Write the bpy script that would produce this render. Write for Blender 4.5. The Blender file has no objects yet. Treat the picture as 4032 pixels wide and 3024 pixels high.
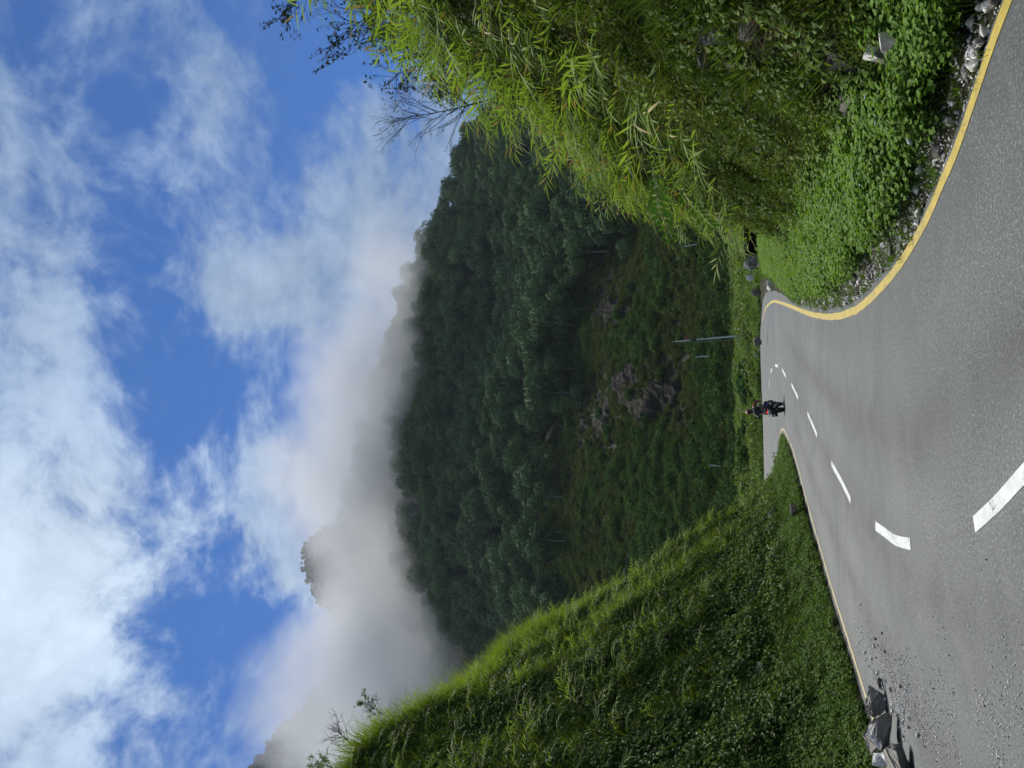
import bpy, bmesh, math, random
import numpy as np
from mathutils import Vector, Matrix, Euler, Quaternion

SC = bpy.context.scene
C = SC.collection
RNG = np.random.default_rng(7)
random.seed(7)
rad = math.radians

# ------------------------------------------------------------------ camera
CAM_H, PITCH, ROLL, FPX = 1.75, rad(16.4), rad(1.8), 3028.0
FW = Vector((0, math.cos(PITCH), math.sin(PITCH)))
_R0, _U0 = Vector((1, 0, 0)), Vector((0, -math.sin(PITCH), math.cos(PITCH)))
RT = _R0 * math.cos(ROLL) - _U0 * math.sin(ROLL)
UP = _R0 * math.sin(ROLL) + _U0 * math.cos(ROLL)
cam = bpy.data.cameras.new('camera')
cam.sensor_fit = 'HORIZONTAL'; cam.sensor_width = 36.0; cam.lens = 36.0 * FPX / 4032
cam.clip_start = 0.05; cam.clip_end = 6000
camo = bpy.data.objects.new('camera', cam); C.objects.link(camo)
# the phone was held upright but the picture is stored on its side: image right = world down
camo.matrix_world = Matrix(((-UP.x, RT.x, -FW.x, 0), (-UP.y, RT.y, -FW.y, 0), (-UP.z, RT.z, -FW.z, CAM_H), (0, 0, 0, 1)))
SC.camera = camo

# ------------------------------------------------------------------ light
SUN_EL, SUN_AZ = rad(58), rad(-16)          # azimuth from +Y, negative = left
world = bpy.data.worlds.new('World'); SC.world = world; world.use_nodes = True
sun = bpy.data.lights.new('sun', 'SUN'); sun.energy = 2.5; sun.angle = rad(26); sun.color = (1, .95, .87)
suno = bpy.data.objects.new('sun', sun); C.objects.link(suno)
sd = Vector((math.sin(SUN_AZ) * math.cos(SUN_EL), math.cos(SUN_AZ) * math.cos(SUN_EL), math.sin(SUN_EL)))
suno.rotation_euler = sd.to_track_quat('Z', 'Y').to_euler()
SC.view_settings.view_transform = 'Standard'; SC.view_settings.look = 'None'
SC.view_settings.exposure = 1.2; SC.view_settings.gamma = 1; SC.view_settings.use_curve_mapping = False
SKY_STRENGTH = 0.05
SC.cycles.volume_step_rate = 1.0; SC.cycles.volume_max_steps = 128
SC.cycles.volume_bounces = 2; SC.cycles.max_bounces = 6; SC.cycles.diffuse_bounces = 3; SC.cycles.transmission_bounces = 4
SC.cycles.use_denoising = True


def ray(x, y):
    return FW + RT * ((1512 - y) / FPX) + UP * ((2016 - x) / FPX)


def gnd(x, y, z=0.0):                        # point of the plane z under a picture position
    d = ray(x, y); t = (z - CAM_H) / d.z
    return Vector((d.x * t, d.y * t, z))


def at(x, y, Y):                             # point at distance Y ahead
    d = ray(x, y); t = Y / d.y
    return Vector((d.x * t, Y, CAM_H + d.z * t))


# ------------------------------------------------------------------ node helpers
class N:
    """small arithmetic on shader sockets"""
    def __init__(self, tree, sock): self.t, self.s = tree, sock
    def _m(self, op, o=None, o2=None, clamp=False):
        n = self.t.nodes.new('ShaderNodeMath'); n.operation = op; n.use_clamp = clamp
        self.t.links.new(self.s, n.inputs[0])
        for k, v in ((1, o), (2, o2)):
            if v is None: continue
            if isinstance(v, N): self.t.links.new(v.s, n.inputs[k])
            else: n.inputs[k].default_value = v
        return N(self.t, n.outputs[0])
    def __add__(self, o): return self._m('ADD', o)
    def __sub__(self, o): return self._m('SUBTRACT', o)
    def __mul__(self, o): return self._m('MULTIPLY', o)
    def __truediv__(self, o): return self._m('DIVIDE', o)
    def max(self, o): return self._m('MAXIMUM', o)
    def min(self, o): return self._m('MINIMUM', o)
    def exp(self): return self._m('EXPONENT')
    def pow(self, o): return self._m('POWER', o)
    def smooth(self, a, b, lo=0., hi=1.):
        n = self.t.nodes.new('ShaderNodeMapRange'); n.interpolation_type = 'SMOOTHSTEP'
        self.t.links.new(self.s, n.inputs[0])
        for k, v in ((1, a), (2, b), (3, lo), (4, hi)): n.inputs[k].default_value = v
        return N(self.t, n.outputs[0])


def vmath(t, op, a, b=None, scale=None):
    n = t.nodes.new('ShaderNodeVectorMath'); n.operation = op
    for k, v in ((0, a), (1, b)):
        if v is None: continue
        if isinstance(v, (tuple, list, Vector)): n.inputs[k].default_value = tuple(v)
        else: t.links.new(v, n.inputs[k])
    if scale is not None:
        if isinstance(scale, N): t.links.new(scale.s, n.inputs['Scale'])
        else: n.inputs['Scale'].default_value = scale
    return n


def noise(t, vec, scale, detail=4, rough=.55, dist=0., out='Fac'):
    n = t.nodes.new('ShaderNodeTexNoise'); n.inputs['Scale'].default_value = scale
    n.inputs['Detail'].default_value = detail; n.inputs['Roughness'].default_value = rough
    n.inputs['Distortion'].default_value = dist
    if vec is not None: t.links.new(vec, n.inputs['Vector'])
    return N(t, n.outputs[out]) if out == 'Fac' else n.outputs[out]


def ramp(t, fac, stops):
    n = t.nodes.new('ShaderNodeValToRGB'); e = n.color_ramp.elements
    while len(e) < len(stops): e.new(.5)
    for k, (p, c) in enumerate(stops): e[k].position = p; e[k].color = (*c, 1)
    t.links.new(fac.s, n.inputs[0]); return n.outputs[0]


def mixc(t, fac, a, b, mode='MIX'):
    n = t.nodes.new('ShaderNodeMix'); n.data_type = 'RGBA'; n.blend_type = mode
    if isinstance(fac, N): t.links.new(fac.s, n.inputs[0])
    else: n.inputs[0].default_value = fac
    for k, v in ((6, a), (7, b)):
        if isinstance(v, tuple): n.inputs[k].default_value = (*v, 1)
        else: t.links.new(v, n.inputs[k])
    return n.outputs[2]


def px_dir(x, y): return ray(x, y).normalized()


# ------------------------------------------------------------------ sky
def build_sky():
    t = world.node_tree; t.nodes.clear(); L = t.links.new
    out = t.nodes.new('ShaderNodeOutputWorld')
    sky = t.nodes.new('ShaderNodeTexSky'); sky.sky_type = 'NISHITA'; sky.sun_disc = False
    sky.sun_elevation = SUN_EL; sky.sun_rotation = SUN_AZ; sky.altitude = 1500; sky.ozone_density = 2.2
    sky.air_density = 1.0; sky.dust_density = .4
    bg = t.nodes.new('ShaderNodeBackground'); bg.inputs[1].default_value = SKY_STRENGTH
    L(mixc(t, 1.0, sky.outputs[0], (.27, .58, .98), 'MULTIPLY'), bg.inputs[0])
    d = t.nodes.new('ShaderNodeTexCoord').outputs['Generated']
    sep = t.nodes.new('ShaderNodeSeparateXYZ'); L(d, sep.inputs[0])
    inv = N(t, sep.outputs[2]).max(-.15) + .32
    pl = vmath(t, 'SCALE', d, scale=(inv.pow(-1.0))).outputs[0]          # cloud layer seen in perspective
    warp = noise(t, pl, 2.0, 3, .5, out='Color')
    wv = vmath(t, 'SUBTRACT', warp, (.5, .5, .5)).outputs[0]
    pw = vmath(t, 'ADD', pl, vmath(t, 'SCALE', wv, scale=.22).outputs[0]).outputs[0]
    n1 = noise(t, pw, 2.6, 9, .58)
    n2 = noise(t, pw, 7.0, 9, .64, .25)
    n3 = noise(t, pw, 20.0, 8, .68, .3)
    dw = noise(t, d, 7.0, 5, .6, out='Color'); dw = vmath(t, 'SUBTRACT', dw, (.5, .5, .5)).outputs[0]
    dq = vmath(t, 'NORMALIZE', vmath(t, 'ADD', d, vmath(t, 'SCALE', dw, scale=.16).outputs[0]).outputs[0]).outputs[0]
    # cloud masses and gaps: picture position, angular radius in picture px, weight
    B = [(470, 90, 300, .66), (150, 650, 300, .42), (120, 1150, 260, .45), (150, 2250, 360, .60), (420, 1950, 240, .30),
         (300, 2750, 420, .38), (760, 430, 120, .34), (820, 900, 150, .28), (830, 1150, 120, .30), (1250, 1080, 190, .48),
         (1450, 700, 330, .52), (1680, 760, 260, .55), (1000, 1230, 150, .30), (1180, 1780, 170, .34), (1480, 1250, 300, .35), (1150, 640, 140, .18), (950, 2130, 110, .36), (1080, 2330, 130, .30),
         (1320, 2000, 250, .45), (1230, 1600, 120, .12), (1000, 3000, 170, .25), (700, 2480, 200, .12), (1100, 290, 70, .12),
         (620, 790, 170, -.62), (480, 330, 130, -.40), (620, 500, 130, -.40), (1080, 500, 190, -.40), (1000, 950, 110, -.42),
         (1180, 150, 170, -.32), (1330, 330, 130, -.34), (520, 1370, 130, -.36), (860, 1560, 160, -.48), (690, 1010, 120, -.30), (800, 2190, 150, -.62),
         (1040, 2620, 170, -.70), (1010, 2420, 90, -.35), (900, 1750, 180, -.55), (90, 120, 90, -.3), (300, 500, 120, -.22),
         (1120, 1400, 90, -.30), (1130, 2870, 110, -.45), (700, 1180, 80, -.2), (1020, 780, 80, -.12)]
    acc = None
    for x, y, r, w in B:
        dp = N(t, vmath(t, 'DOT_PRODUCT', dq, px_dir(x, y)).outputs['Value'])
        g = ((dp - 1.0) * (1.0 / (r / FPX) ** 2)).exp() * w
        acc = g if acc is None else acc + g
    vd = N(t, vmath(t, 'DOT_PRODUCT', d, px_dir(900, 1512)).outputs['Value'])
    away = vd.smooth(.55, .80, .36, .0)                                # cloud cover carries on beyond the picture
    f = acc * .84 + (n1 - .5) * 2.3 + (n2 - .5) * 2.0 + (n3 - .5) * 1.15 + .23 + away
    col_away = away * 2.2
    alpha = f.smooth(.14, .92) * N(t, sep.outputs[2]).smooth(-.06, .03)
    thick = f.smooth(.55, 1.45)
    cs = N(t, vmath(t, 'DOT_PRODUCT', d, px_dir(110, 2350)).outputs['Value'])
    glow = ((cs - 1.0) * (1.0 / .40 ** 2)).exp()
    core = ((cs - 1.0) * (1.0 / .12 ** 2)).exp()
    col = mixc(t, thick, (.105, .178, .330), (.180, .243, .348))
    col = mixc(t, col_away.min(.85), col, (.285, .315, .350))         # clouds out of view made whiter and brighter for neutral fill on shaded faces
    bright = glow * .40 + core * .40 + .80
    bright = bright * ((n2 - .5) * .70 + (n3 - .5) * .50 + 1.0)
    colb = vmath(t, 'SCALE', col, scale=bright).outputs[0]
    lum = mixc(t, (glow * .55 + core * .4)._m('MINIMUM', 1.0), colb, vmath(t, 'SCALE', mixc(t, .5, (.26, .31, .36), (.27, .31, .35)), scale=bright).outputs[0])
    cb = t.nodes.new('ShaderNodeBackground'); L(lum, cb.inputs[0]); cb.inputs[1].default_value = .76
    mx = t.nodes.new('ShaderNodeMixShader'); L((alpha * .93).s, mx.inputs[0]); L(bg.outputs[0], mx.inputs[1]); L(cb.outputs[0], mx.inputs[2])
    L(mx.outputs[0], out.inputs[0])


build_sky()


# ------------------------------------------------------------------ numpy noise
def _hash(ix, iy, seed):
    h = (ix.astype(np.int64) * 374761393 + iy.astype(np.int64) * 668265263 + seed * 1442695041) & 0xffffffff
    h = ((h ^ (h >> 13)) * 1274126177) & 0xffffffff
    return ((h ^ (h >> 16)) & 0xffff) / 65535.0


def vnoise(x, y, seed=0):
    ix, iy = np.floor(x), np.floor(y); fx, fy = x - ix, y - iy
    fx = fx * fx * (3 - 2 * fx); fy = fy * fy * (3 - 2 * fy)
    a, b = _hash(ix, iy, seed), _hash(ix + 1, iy, seed); c, d = _hash(ix, iy + 1, seed), _hash(ix + 1, iy + 1, seed)
    return (a * (1 - fx) + b * fx) * (1 - fy) + (c * (1 - fx) + d * fx) * fy


def fbm(x, y, seed=0, oct=4):
    s, a, tot = 0, 1., 0
    for k in range(oct):
        s = s + a * vnoise(x * 2 ** k, y * 2 ** k, seed + 17 * k); tot += a; a *= .5
    return s / tot


# ------------------------------------------------------------------ materials
def mat(name):
    m = bpy.data.materials.new(name); m.use_nodes = True; t = m.node_tree
    b = t.nodes['Principled BSDF']; return m, t, b


def coords(t, which='Object'): return t.nodes.new('ShaderNodeTexCoord').outputs[which]


def bump(t, b, h, dist=.01, strength=.6):
    n = t.nodes.new('ShaderNodeBump'); n.inputs['Strength'].default_value = strength; n.inputs['Distance'].default_value = dist
    t.links.new(h.s, n.inputs['Height']); t.links.new(n.outputs[0], b.inputs['Normal'])


def leaf_mat(name, stops, trans=.4, rough=.6, tcol=(1.25, 1.2, .55), spec=.16, gain=(1.40, 1.50, 1.15)):
    """stops: colours picked by a per-object random number"""
    m, t, b = mat(name)
    oi = t.nodes.new('ShaderNodeObjectInfo')
    r = N(t, oi.outputs['Random'])
    nz = noise(t, t.nodes.new('ShaderNodeNewGeometry').outputs['Position'], .35, 2)
    isl = t.nodes.new('ShaderNodeNewGeometry').outputs['Random Per Island']
    f = (r * .45 + nz * .45 + N(t, isl) * .45 - .18)
    col = ramp(t, f, [(k / (len(stops) - 1), tuple(x * g for x, g in zip(c, gain))) for k, c in enumerate(stops)])
    t.links.new(col, b.inputs['Base Color']); b.inputs['Roughness'].default_value = rough
    b.inputs['Specular IOR Level'].default_value = spec
    tr = t.nodes.new('ShaderNodeBsdfTranslucent')
    t.links.new(mixc(t, 1.0, col, tcol, 'MULTIPLY'), tr.inputs[0])
    mx = t.nodes.new('ShaderNodeMixShader'); mx.inputs[0].default_value = trans
    t.links.new(b.outputs[0], mx.inputs[1]); t.links.new(tr.outputs[0], mx.inputs[2])
    t.links.new(mx.outputs[0], t.nodes['Material Output'].inputs[0])
    return m


def plain(name, col, rough=.6, metal=0., var=.0, scale=20, emit=None):
    m, t, b = mat(name)
    if var:
        n = noise(t, coords(t), scale, 5, .6)
        t.links.new(ramp(t, n, [(.25, tuple(c * (1 - var) for c in col)), (.75, tuple(min(1, c * (1 + var)) for c in col))]), b.inputs['Base Color'])
    else: b.inputs['Base Color'].default_value = (*col, 1)
    b.inputs['Roughness'].default_value = rough; b.inputs['Metallic'].default_value = metal
    if emit: b.inputs['Emission Color'].default_value = (*col, 1); b.inputs['Emission Strength'].default_value = emit
    return m


def m_asphalt():
    m, t, b = mat('asphalt'); o = coords(t)
    big = noise(t, o, .22, 4, .55, .8); mid = noise(t, o, 1.4, 5, .6)
    fine = noise(t, o, 52, 2, .8); grit = noise(t, o, 24, 4, .8)
    base = ramp(t, big * .55 + mid * .45, [(.34, (.029, .037, .041)), (.50, (.047, .058, .061)), (.66, (.076, .085, .085))])
    sp = ramp(t, fine * .55 + grit * .45, [(.36, (.22, .22, .23)), (.46, (.78, .78, .78)), (.54, (1.15, 1.15, 1.14)), (.62, (3.6, 3.55, 3.4))])
    c = mixc(t, 1.0, base, sp, 'MULTIPLY')
    at_ = t.nodes.new('ShaderNodeAttribute'); at_.attribute_name = 'lane'; fa = t.nodes.new('ShaderNodeAttribute'); fa.attribute_name = 'fade'
    la = N(t, at_.outputs['Fac']) + (noise(t, o, .5, 3, .5) - .5) * .05; tr = None
    for c0_, wd, am in ((.16, .055, .22), (.36, .05, .20), (.60, .05, .22), (.83, .055, .18), (.26, .04, -.30), (.48, .03, -.22), (.715, .04, -.34)):
        dd_ = (la - c0_) * (1 / wd); g_ = ((dd_ * dd_) * -1.0).exp() * am; tr = g_ if tr is None else tr + g_
    tr = tr * N(t, fa.outputs['Fac']) * noise(t, o, .8, 4, .6).smooth(.3, .6, .4, 1.2) + 1.0
    tc = t.nodes.new('ShaderNodeCombineColor'); [t.links.new(tr.s, tc.inputs[k]) for k in range(3)]
    c = mixc(t, 1.0, c, tc.outputs[0], 'MULTIPLY')
    oil = noise(t, o, 1.1, 5, .62, .6); c = mixc(t, oil.smooth(.60, .74) * .45, c, (.034, .036, .040))
    st = noise(t, o, .6, 3, .5, 2.5)                                   # dusty drift patches
    c = mixc(t, st.smooth(.56, .72) * .32, c, (.108, .110, .106))
    t.links.new(c, b.inputs['Base Color'])
    t.links.new((mid.smooth(.3, .7, .50, .72)).s, b.inputs['Roughness'])
    b.inputs['Specular IOR Level'].default_value = .42
    bump(t, b, fine * .5 + grit * .5, .012, .8); return m


def m_paint(name, col, wear=.5, under=(.11, .11, .115)):
    m, t, b = mat(name); o = coords(t)
    n = noise(t, o, 36, 5, .8); n2 = noise(t, o, 3.2, 3, .6)
    w = (n * .6 + n2 * .4).smooth(wear, wear + .07)
    dirt = noise(t, o, 6, 5, .6)
    c = ramp(t, dirt, [(.3, tuple(x * .72 for x in col)), (.65, col)])
    t.links.new(mixc(t, w, c, under), b.inputs['Base Color']); b.inputs['Roughness'].default_value = .55
    bump(t, b, n, .006, .5); return m


def m_soil(name, stops, scale=1.3):
    m, t, b = mat(name); o = coords(t)
    n = noise(t, o, scale, 8, .68); f = noise(t, o, scale * 14, 4, .7)
    t.links.new(ramp(t, n * .6 + f * .4, stops), b.inputs['Base Color']); b.inputs['Roughness'].default_value = .9
    b.inputs['Specular IOR Level'].default_value = .15
    bump(t, b, n * .6 + f * .4, .12, .9); return m


def m_rock(name, dark, lite, white=None, wth=.62, scale=2.2, bd=.02, spec=.2):
    m, t, b = mat(name); o = coords(t)
    n = noise(t, o, scale, 7, .65); f = noise(t, o, scale * 9, 5, .7)
    c = ramp(t, n * .55 + f * .45, [(.32, dark), (.62, lite)])
    if white:
        w = noise(t, o, scale * .8, 5, .6, 1.2)
        c = mixc(t, w.smooth(wth, wth + .08), c, white)
    t.links.new(c, b.inputs['Base Color']); b.inputs['Roughness'].default_value = .8
    b.inputs['Specular IOR Level'].default_value = spec
    bump(t, b, n * .5 + f * .5, bd, .8); return m


def m_bark(name, col):
    m, t, b = mat(name); o = coords(t)
    n = noise(t, o, 30, 4, .7)
    t.links.new(ramp(t, n, [(.3, tuple(c * .5 for c in col)), (.7, col)]), b.inputs['Base Color']); b.inputs['Roughness'].default_value = .85
    return m


ASPHALT = m_asphalt()
YELLOW = m_paint('yellow_paint', (.45, .345, .052), .545)
YELLOW_OLD = m_paint('faded_yellow_paint', (.42, .34, .16), .52)
WHITE = m_paint('white_paint', (.60, .63, .64), .53)
SOIL = m_soil('bank_soil', [(.34, (.009, .008, .006)), (.50, (.028, .026, .013)), (.62, (.045, .046, .018)), (.76, (.085, .072, .050))], .9)
SOIL_D = m_soil('hill_soil', [(.30, (.012, .013, .010)), (.5, (.028, .032, .014)), (.7, (.06, .062, .045))], .7)
EARTH = m_soil('earth', [(.3, (.03, .026, .02)), (.5, (.075, .067, .052)), (.7, (.16, .15, .13))], 3.0)
MEADOW = m_soil('meadow', [(.3, (.018, .03, .010)), (.6, (.04, .065, .016)), (.8, (.07, .085, .03))], .6)
FOREST_FLOOR = m_soil('forest_floor', [(.3, (.010, .016, .010)), (.6, (.024, .034, .018)), (.8, (.045, .05, .032))], .06)
ROCK_DARK = m_rock('dark_rock', (.060, .056, .050), (.19, .18, .165))
ROCK_GREY = m_rock('grey_rock', (.10, .098, .095), (.24, .235, .225), (.62, .61, .59), .52)
ROCK_BROWN = m_rock('brown_rock', (.10, .085, .07), (.25, .225, .195), (.5, .48, .44), .60)
ROCK_WHITE = m_rock('white_rock', (.48, .47, .46), (.76, .75, .74), (.86, .86, .85), .5)
ROCK_CLIFF = m_rock('cliff_rock', (.009, .009, .007), (.040, .037, .028), (.17, .17, .165), .68, .45, .15, .02)
PEBBLE = m_rock('pebble_stone', (.40, .395, .385), (.74, .73, .72), (.90, .89, .88), .5, 14, .0006)
BARK = m_bark('bark', (.055, .045, .037)); BARK_PALE = m_bark('pale_bark', (.22, .20, .17))
REED_LEAF = leaf_mat('reed_leaf', [(.060, .110, .016), (.095, .155, .022), (.145, .200, .040), (.18, .21, .050)], .42, .62, spec=.10, gain=(1.45, 1.60, 1.6))
REED_STEM = plain('reed_stem', (.085, .095, .035), .6)
DEAD = leaf_mat('dead_straw', [(.16, .11, .06), (.27, .20, .12), (.34, .27, .17)], .2, .7)
GRASS_BRIGHT = leaf_mat('bright_grass', [(.060, .095, .012), (.10, .150, .016), (.155, .195, .026)], .5, .62, gain=(1.55, 1.65, 1.1))
GRASS = leaf_mat('verge_grass', [(.030, .065, .014), (.052, .095, .020), (.085, .125, .026)], .4, .62, gain=(1.6, 1.75, 1.25))
MOSS = leaf_mat('bank_grass', [(.030, .050, .010), (.052, .078, .012), (.085, .110, .018), (.12, .125, .035)], .35, .62, gain=(1.45, 1.6, 1.1))
UNDER = leaf_mat('undergrowth_leaf', [(.013, .026, .008), (.026, .046, .012), (.044, .070, .018)], .3, .62, gain=(3.3, 3.3, 1.9))
WEED = leaf_mat('weed_leaf', [(.030, .080, .020), (.050, .125, .030), (.085, .165, .045)], .38, .62, gain=(2.4, 1.95, 1.15))
SHRUB = leaf_mat('shrub_leaf', [(.022, .055, .020), (.045, .10, .035)], .35, .62)
SCRUB_LEAF = leaf_mat('scrub_leaf', [(.022, .034, .012), (.038, .056, .016), (.064, .080, .020), (.085, .085, .035)], .18, .8, spec=.05, gain=(1.15, 1.30, 1.05))
BUSH_LEAF = leaf_mat('bush_leaf', [(.014, .034, .010), (.028, .060, .016), (.050, .090, .024)], .25, .8, spec=.04)
TREE_LEAF = leaf_mat('forest_leaf', [(.016, .028, .012), (.028, .045, .020), (.044, .064, .030), (.058, .074, .036)], .10, .8, spec=.05, gain=(1.9, 2.25, 2.0))
THIN_LEAF = leaf_mat('sparse_leaf', [(.018, .024, .014), (.03, .036, .018), (.05, .052, .028)], .15, .6)
FEATHER_LEAF = leaf_mat('feathery_leaf', [(.045, .075, .03), (.075, .105, .04)], .3, .6)
FLOWER = plain('lilac_petal', (.45, .45, .68), .6)


# ------------------------------------------------------------------ mesh helpers
def new_mesh(name, V, F, mats, smooth=False, midx=None):
    me = bpy.data.meshes.new(name); me.from_pydata([tuple(v) for v in V], [], [tuple(f) for f in F])
    for m in (mats if isinstance(mats, (list, tuple)) else [mats]): me.materials.append(m)
    if midx is not None: me.polygons.foreach_set('material_index', midx)
    if smooth: me.polygons.foreach_set('use_smooth', [True] * len(me.polygons))
    me.update(); return me


def link(name, me, parent=None, loc=(0, 0, 0), rot=None, scale=None):
    o = bpy.data.objects.new(name, me); C.objects.link(o); o.location = loc
    if rot is not None: o.rotation_euler = rot
    if scale is not None: o.scale = (scale,) * 3 if isinstance(scale, (int, float)) else scale
    if parent: o.parent = parent
    return o


def tag(o, label=None, cat=None, group=None, kind=None):
    if label: o['label'] = label
    if cat: o['category'] = cat
    if group: o['group'] = group
    if kind: o['kind'] = kind
    return o


def empty(name, loc, rot=(0, 0, 0)):
    o = bpy.data.objects.new(name, None); C.objects.link(o); o.location = loc; o.rotation_euler = rot; o.empty_display_size = .1
    return o


class MB:
    def __init__(s): s.V, s.F, s.M = [], [], []
    def add(s, V, F, m=0):
        k = len(s.V); s.V += [tuple(v) for v in V]; s.F += [tuple(i + k for i in f) for f in F]; s.M += [m] * len(F)
    def blade(s, p, d, side, L, w, droop=.3, segs=4, m=0, fold=.0, base=.35):
        """a long leaf from p along d, widening then tapering to a tip, bending towards -z"""
        p, d, side = Vector(p), Vector(d).normalized(), Vector(side).normalized()
        V, F = [], []; q = p.copy(); dd = d.copy()
        for k in range(segs + 1):
            f = k / segs
            ww = w * (base + (1 - base) * math.sin(min(1, f * 2.2) * math.pi / 2)) * (1 - f ** 2.2) * .5
            if k == segs: V.append(q.copy())
            else: V += [q - side * ww, q + side * ww]
            dd = (dd + Vector((0, 0, -droop / segs))).normalized(); q = q + dd * (L / segs)
        for k in range(segs - 1): F.append((2 * k, 2 * k + 1, 2 * k + 3, 2 * k + 2))
        F.append((2 * segs - 2, 2 * segs - 1, 2 * segs)); s.add(V, F, m)
    def leafquad(s, p, d, side, L, w, m=0):
        p, d, side = Vector(p), Vector(d).normalized(), Vector(side).normalized()
        s.add([p, p + d * L * .45 - side * w * .5, p + d * L, p + d * L * .45 + side * w * .5], [(0, 1, 2, 3)], m)
    def tube(s, pts, r, n=6, m=0, cap=True):
        pts = [Vector(p) for p in pts]
        if not isinstance(r, (list, tuple)): r = [r] * len(pts)
        V, F = [], []
        for k, p in enumerate(pts):
            d = (pts[min(k + 1, len(pts) - 1)] - pts[max(k - 1, 0)]).normalized()
            a = d.cross(Vector((0, 0, 1)) if abs(d.z) < .95 else Vector((1, 0, 0))).normalized(); b = d.cross(a)
            for j in range(n):
                an = 2 * math.pi * j / n; V.append(p + (a * math.cos(an) + b * math.sin(an)) * r[k])
        for k in range(len(pts) - 1):
            for j in range(n):
                F.append((k * n + j, k * n + (j + 1) % n, (k + 1) * n + (j + 1) % n, (k + 1) * n + j))
        if cap:
            F.append(tuple(range(n - 1, -1, -1))); F.append(tuple(range((len(pts) - 1) * n, len(pts) * n)))
        s.add(V, F, m)
    def box(s, c, sz, m=0, rot=None):
        c = Vector(c); V = []
        for i in (-1, 1):
            for j in (-1, 1):
                for k in (-1, 1):
                    v = Vector((i * sz[0] / 2, j * sz[1] / 2, k * sz[2] / 2))
                    if rot: v = Euler(rot).to_matrix() @ v
                    V.append(c + v)
        s.add(V, [(0, 1, 3, 2), (4, 6, 7, 5), (0, 4, 5, 1), (2, 3, 7, 6), (0, 2, 6, 4), (1, 5, 7, 3)], m)
    def mesh(s, name, mats, smooth=False): return new_mesh(name, s.V, s.F, mats, smooth, s.M)
    def build(s, name, mats, parent=None, loc=(0, 0, 0), rot=None, smooth=False, bevel=0):
        me = s.mesh(name, mats, smooth)
        if bevel:
            b = bmesh.new(); b.from_mesh(me)
            bmesh.ops.bevel(b, geom=b.edges[:] , offset=bevel, segments=2, affect='EDGES', profile=.6); b.to_mesh(me); b.free()
        return link(name, me, parent, loc, rot)


def catmull(pts, n=6):
    P = [Vector((*p, 0)) if len(p) == 2 else Vector(p) for p in pts]; out = []
    for k in range(len(P) - 1):
        a, b, c, d = P[max(k - 1, 0)], P[k], P[k + 1], P[min(k + 2, len(P) - 1)]
        for j in range(n):
            t = j / n
            out.append(.5 * ((2 * b) + (c - a) * t + (2 * a - 5 * b + 4 * c - d) * t * t + (3 * b - a - 3 * c + d) * t ** 3))
    out.append(P[-1]); return out


def ribbon(line, w, z, t=.004):
    """flat strip of width w following a line"""
    V, F = [], []
    ws = w if isinstance(w, (list, tuple)) else [w] * len(line)
    for k, p in enumerate(line):
        d = (line[min(k + 1, len(line) - 1)] - line[max(k - 1, 0)]); d.z = 0; d.normalize()
        s = Vector((-d.y, d.x, 0)) * ws[k] / 2
        V += [(p.x + s.x, p.y + s.y, z), (p.x - s.x, p.y - s.y, z)]
    for k in range(len(line) - 1): F.append((2 * k, 2 * k + 1, 2 * k + 3, 2 * k + 2))
    return V, F


# ------------------------------------------------------------------ road
yel_px = [(3971, 0), (3912, 157), (3830, 401), (3771, 575), (3705, 732), (3635, 890), (3518, 1075), (3400, 1200), (3342, 1233), (3288, 1246),
          (3234, 1245), (3180, 1233), (3125, 1211), (3071, 1191), (3044, 1187), (3028, 1198), (3014, 1217), (3003, 1257), (3000, 1317), (2998, 1425), (3005, 1588), (3009, 1697), (3013, 1914)]
pav_px = [(3936, 0), (3863, 250), (3781, 472), (3727, 635), (3651, 792), (3585, 960), (3490, 1065), (3400, 1162), (3342, 1195), (3288, 1211),
          (3234, 1211), (3180, 1200), (3125, 1181), (3071, 1151), (3044, 1146), (3017, 1150), (3009, 1170), (3003, 1192), (2997, 1263), (2994, 1317), (2995, 1425), (3001, 1588), (3005, 1697)]
yel = [Vector((6.2, -25, 0)), Vector((5.3, -9, 0)), Vector((3.95, 1, 0)), Vector((3.0, 4.1, 0))] + [gnd(*p) for p in yel_px] + [Vector((-22, 64.5, 0)), Vector((-45, 66, 0))]
pav = [Vector((6.5, -25, 0)), Vector((5.6, -9, 0)), Vector((4.2, 1, 0)), Vector((3.15, 4.1, 0))] + [gnd(*p) for p in pav_px] + [Vector((-9, 65, 0)), Vector((-22, 67, 0)), Vector((-45, 68.5, 0))]
inn = [Vector((-6.2, -25, 0)), Vector((-6.0, -10, 0)), Vector((-5.85, 0, 0)), Vector((-5.75, 6, 0)), Vector((-5.55, 10, 0)), Vector((-5.34, 12.7, 0)), Vector((-5.1, 14.6, 0)), Vector((-4.8, 17.2, 0)),
       Vector((-4.5, 19.2, 0)), Vector((-3.85, 23.2, 0)), Vector((-3.35, 25.6, 0)), Vector((-2.9, 28.4, 0)), Vector((-2.6, 31.4, 0)), Vector((-2.48, 34.2, 0)), Vector((-2.8, 36.6, 0)),
       Vector((-3.6, 38.6, 0)), Vector((-5.2, 40.2, 0)), Vector((-8, 42, 0)), Vector((-13, 44.5, 0)), Vector((-24, 48, 0)), Vector((-45, 50, 0))]
yelC, pavC, innC = catmull(yel, 8), catmull(pav, 8), catmull(inn, 6)


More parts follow.
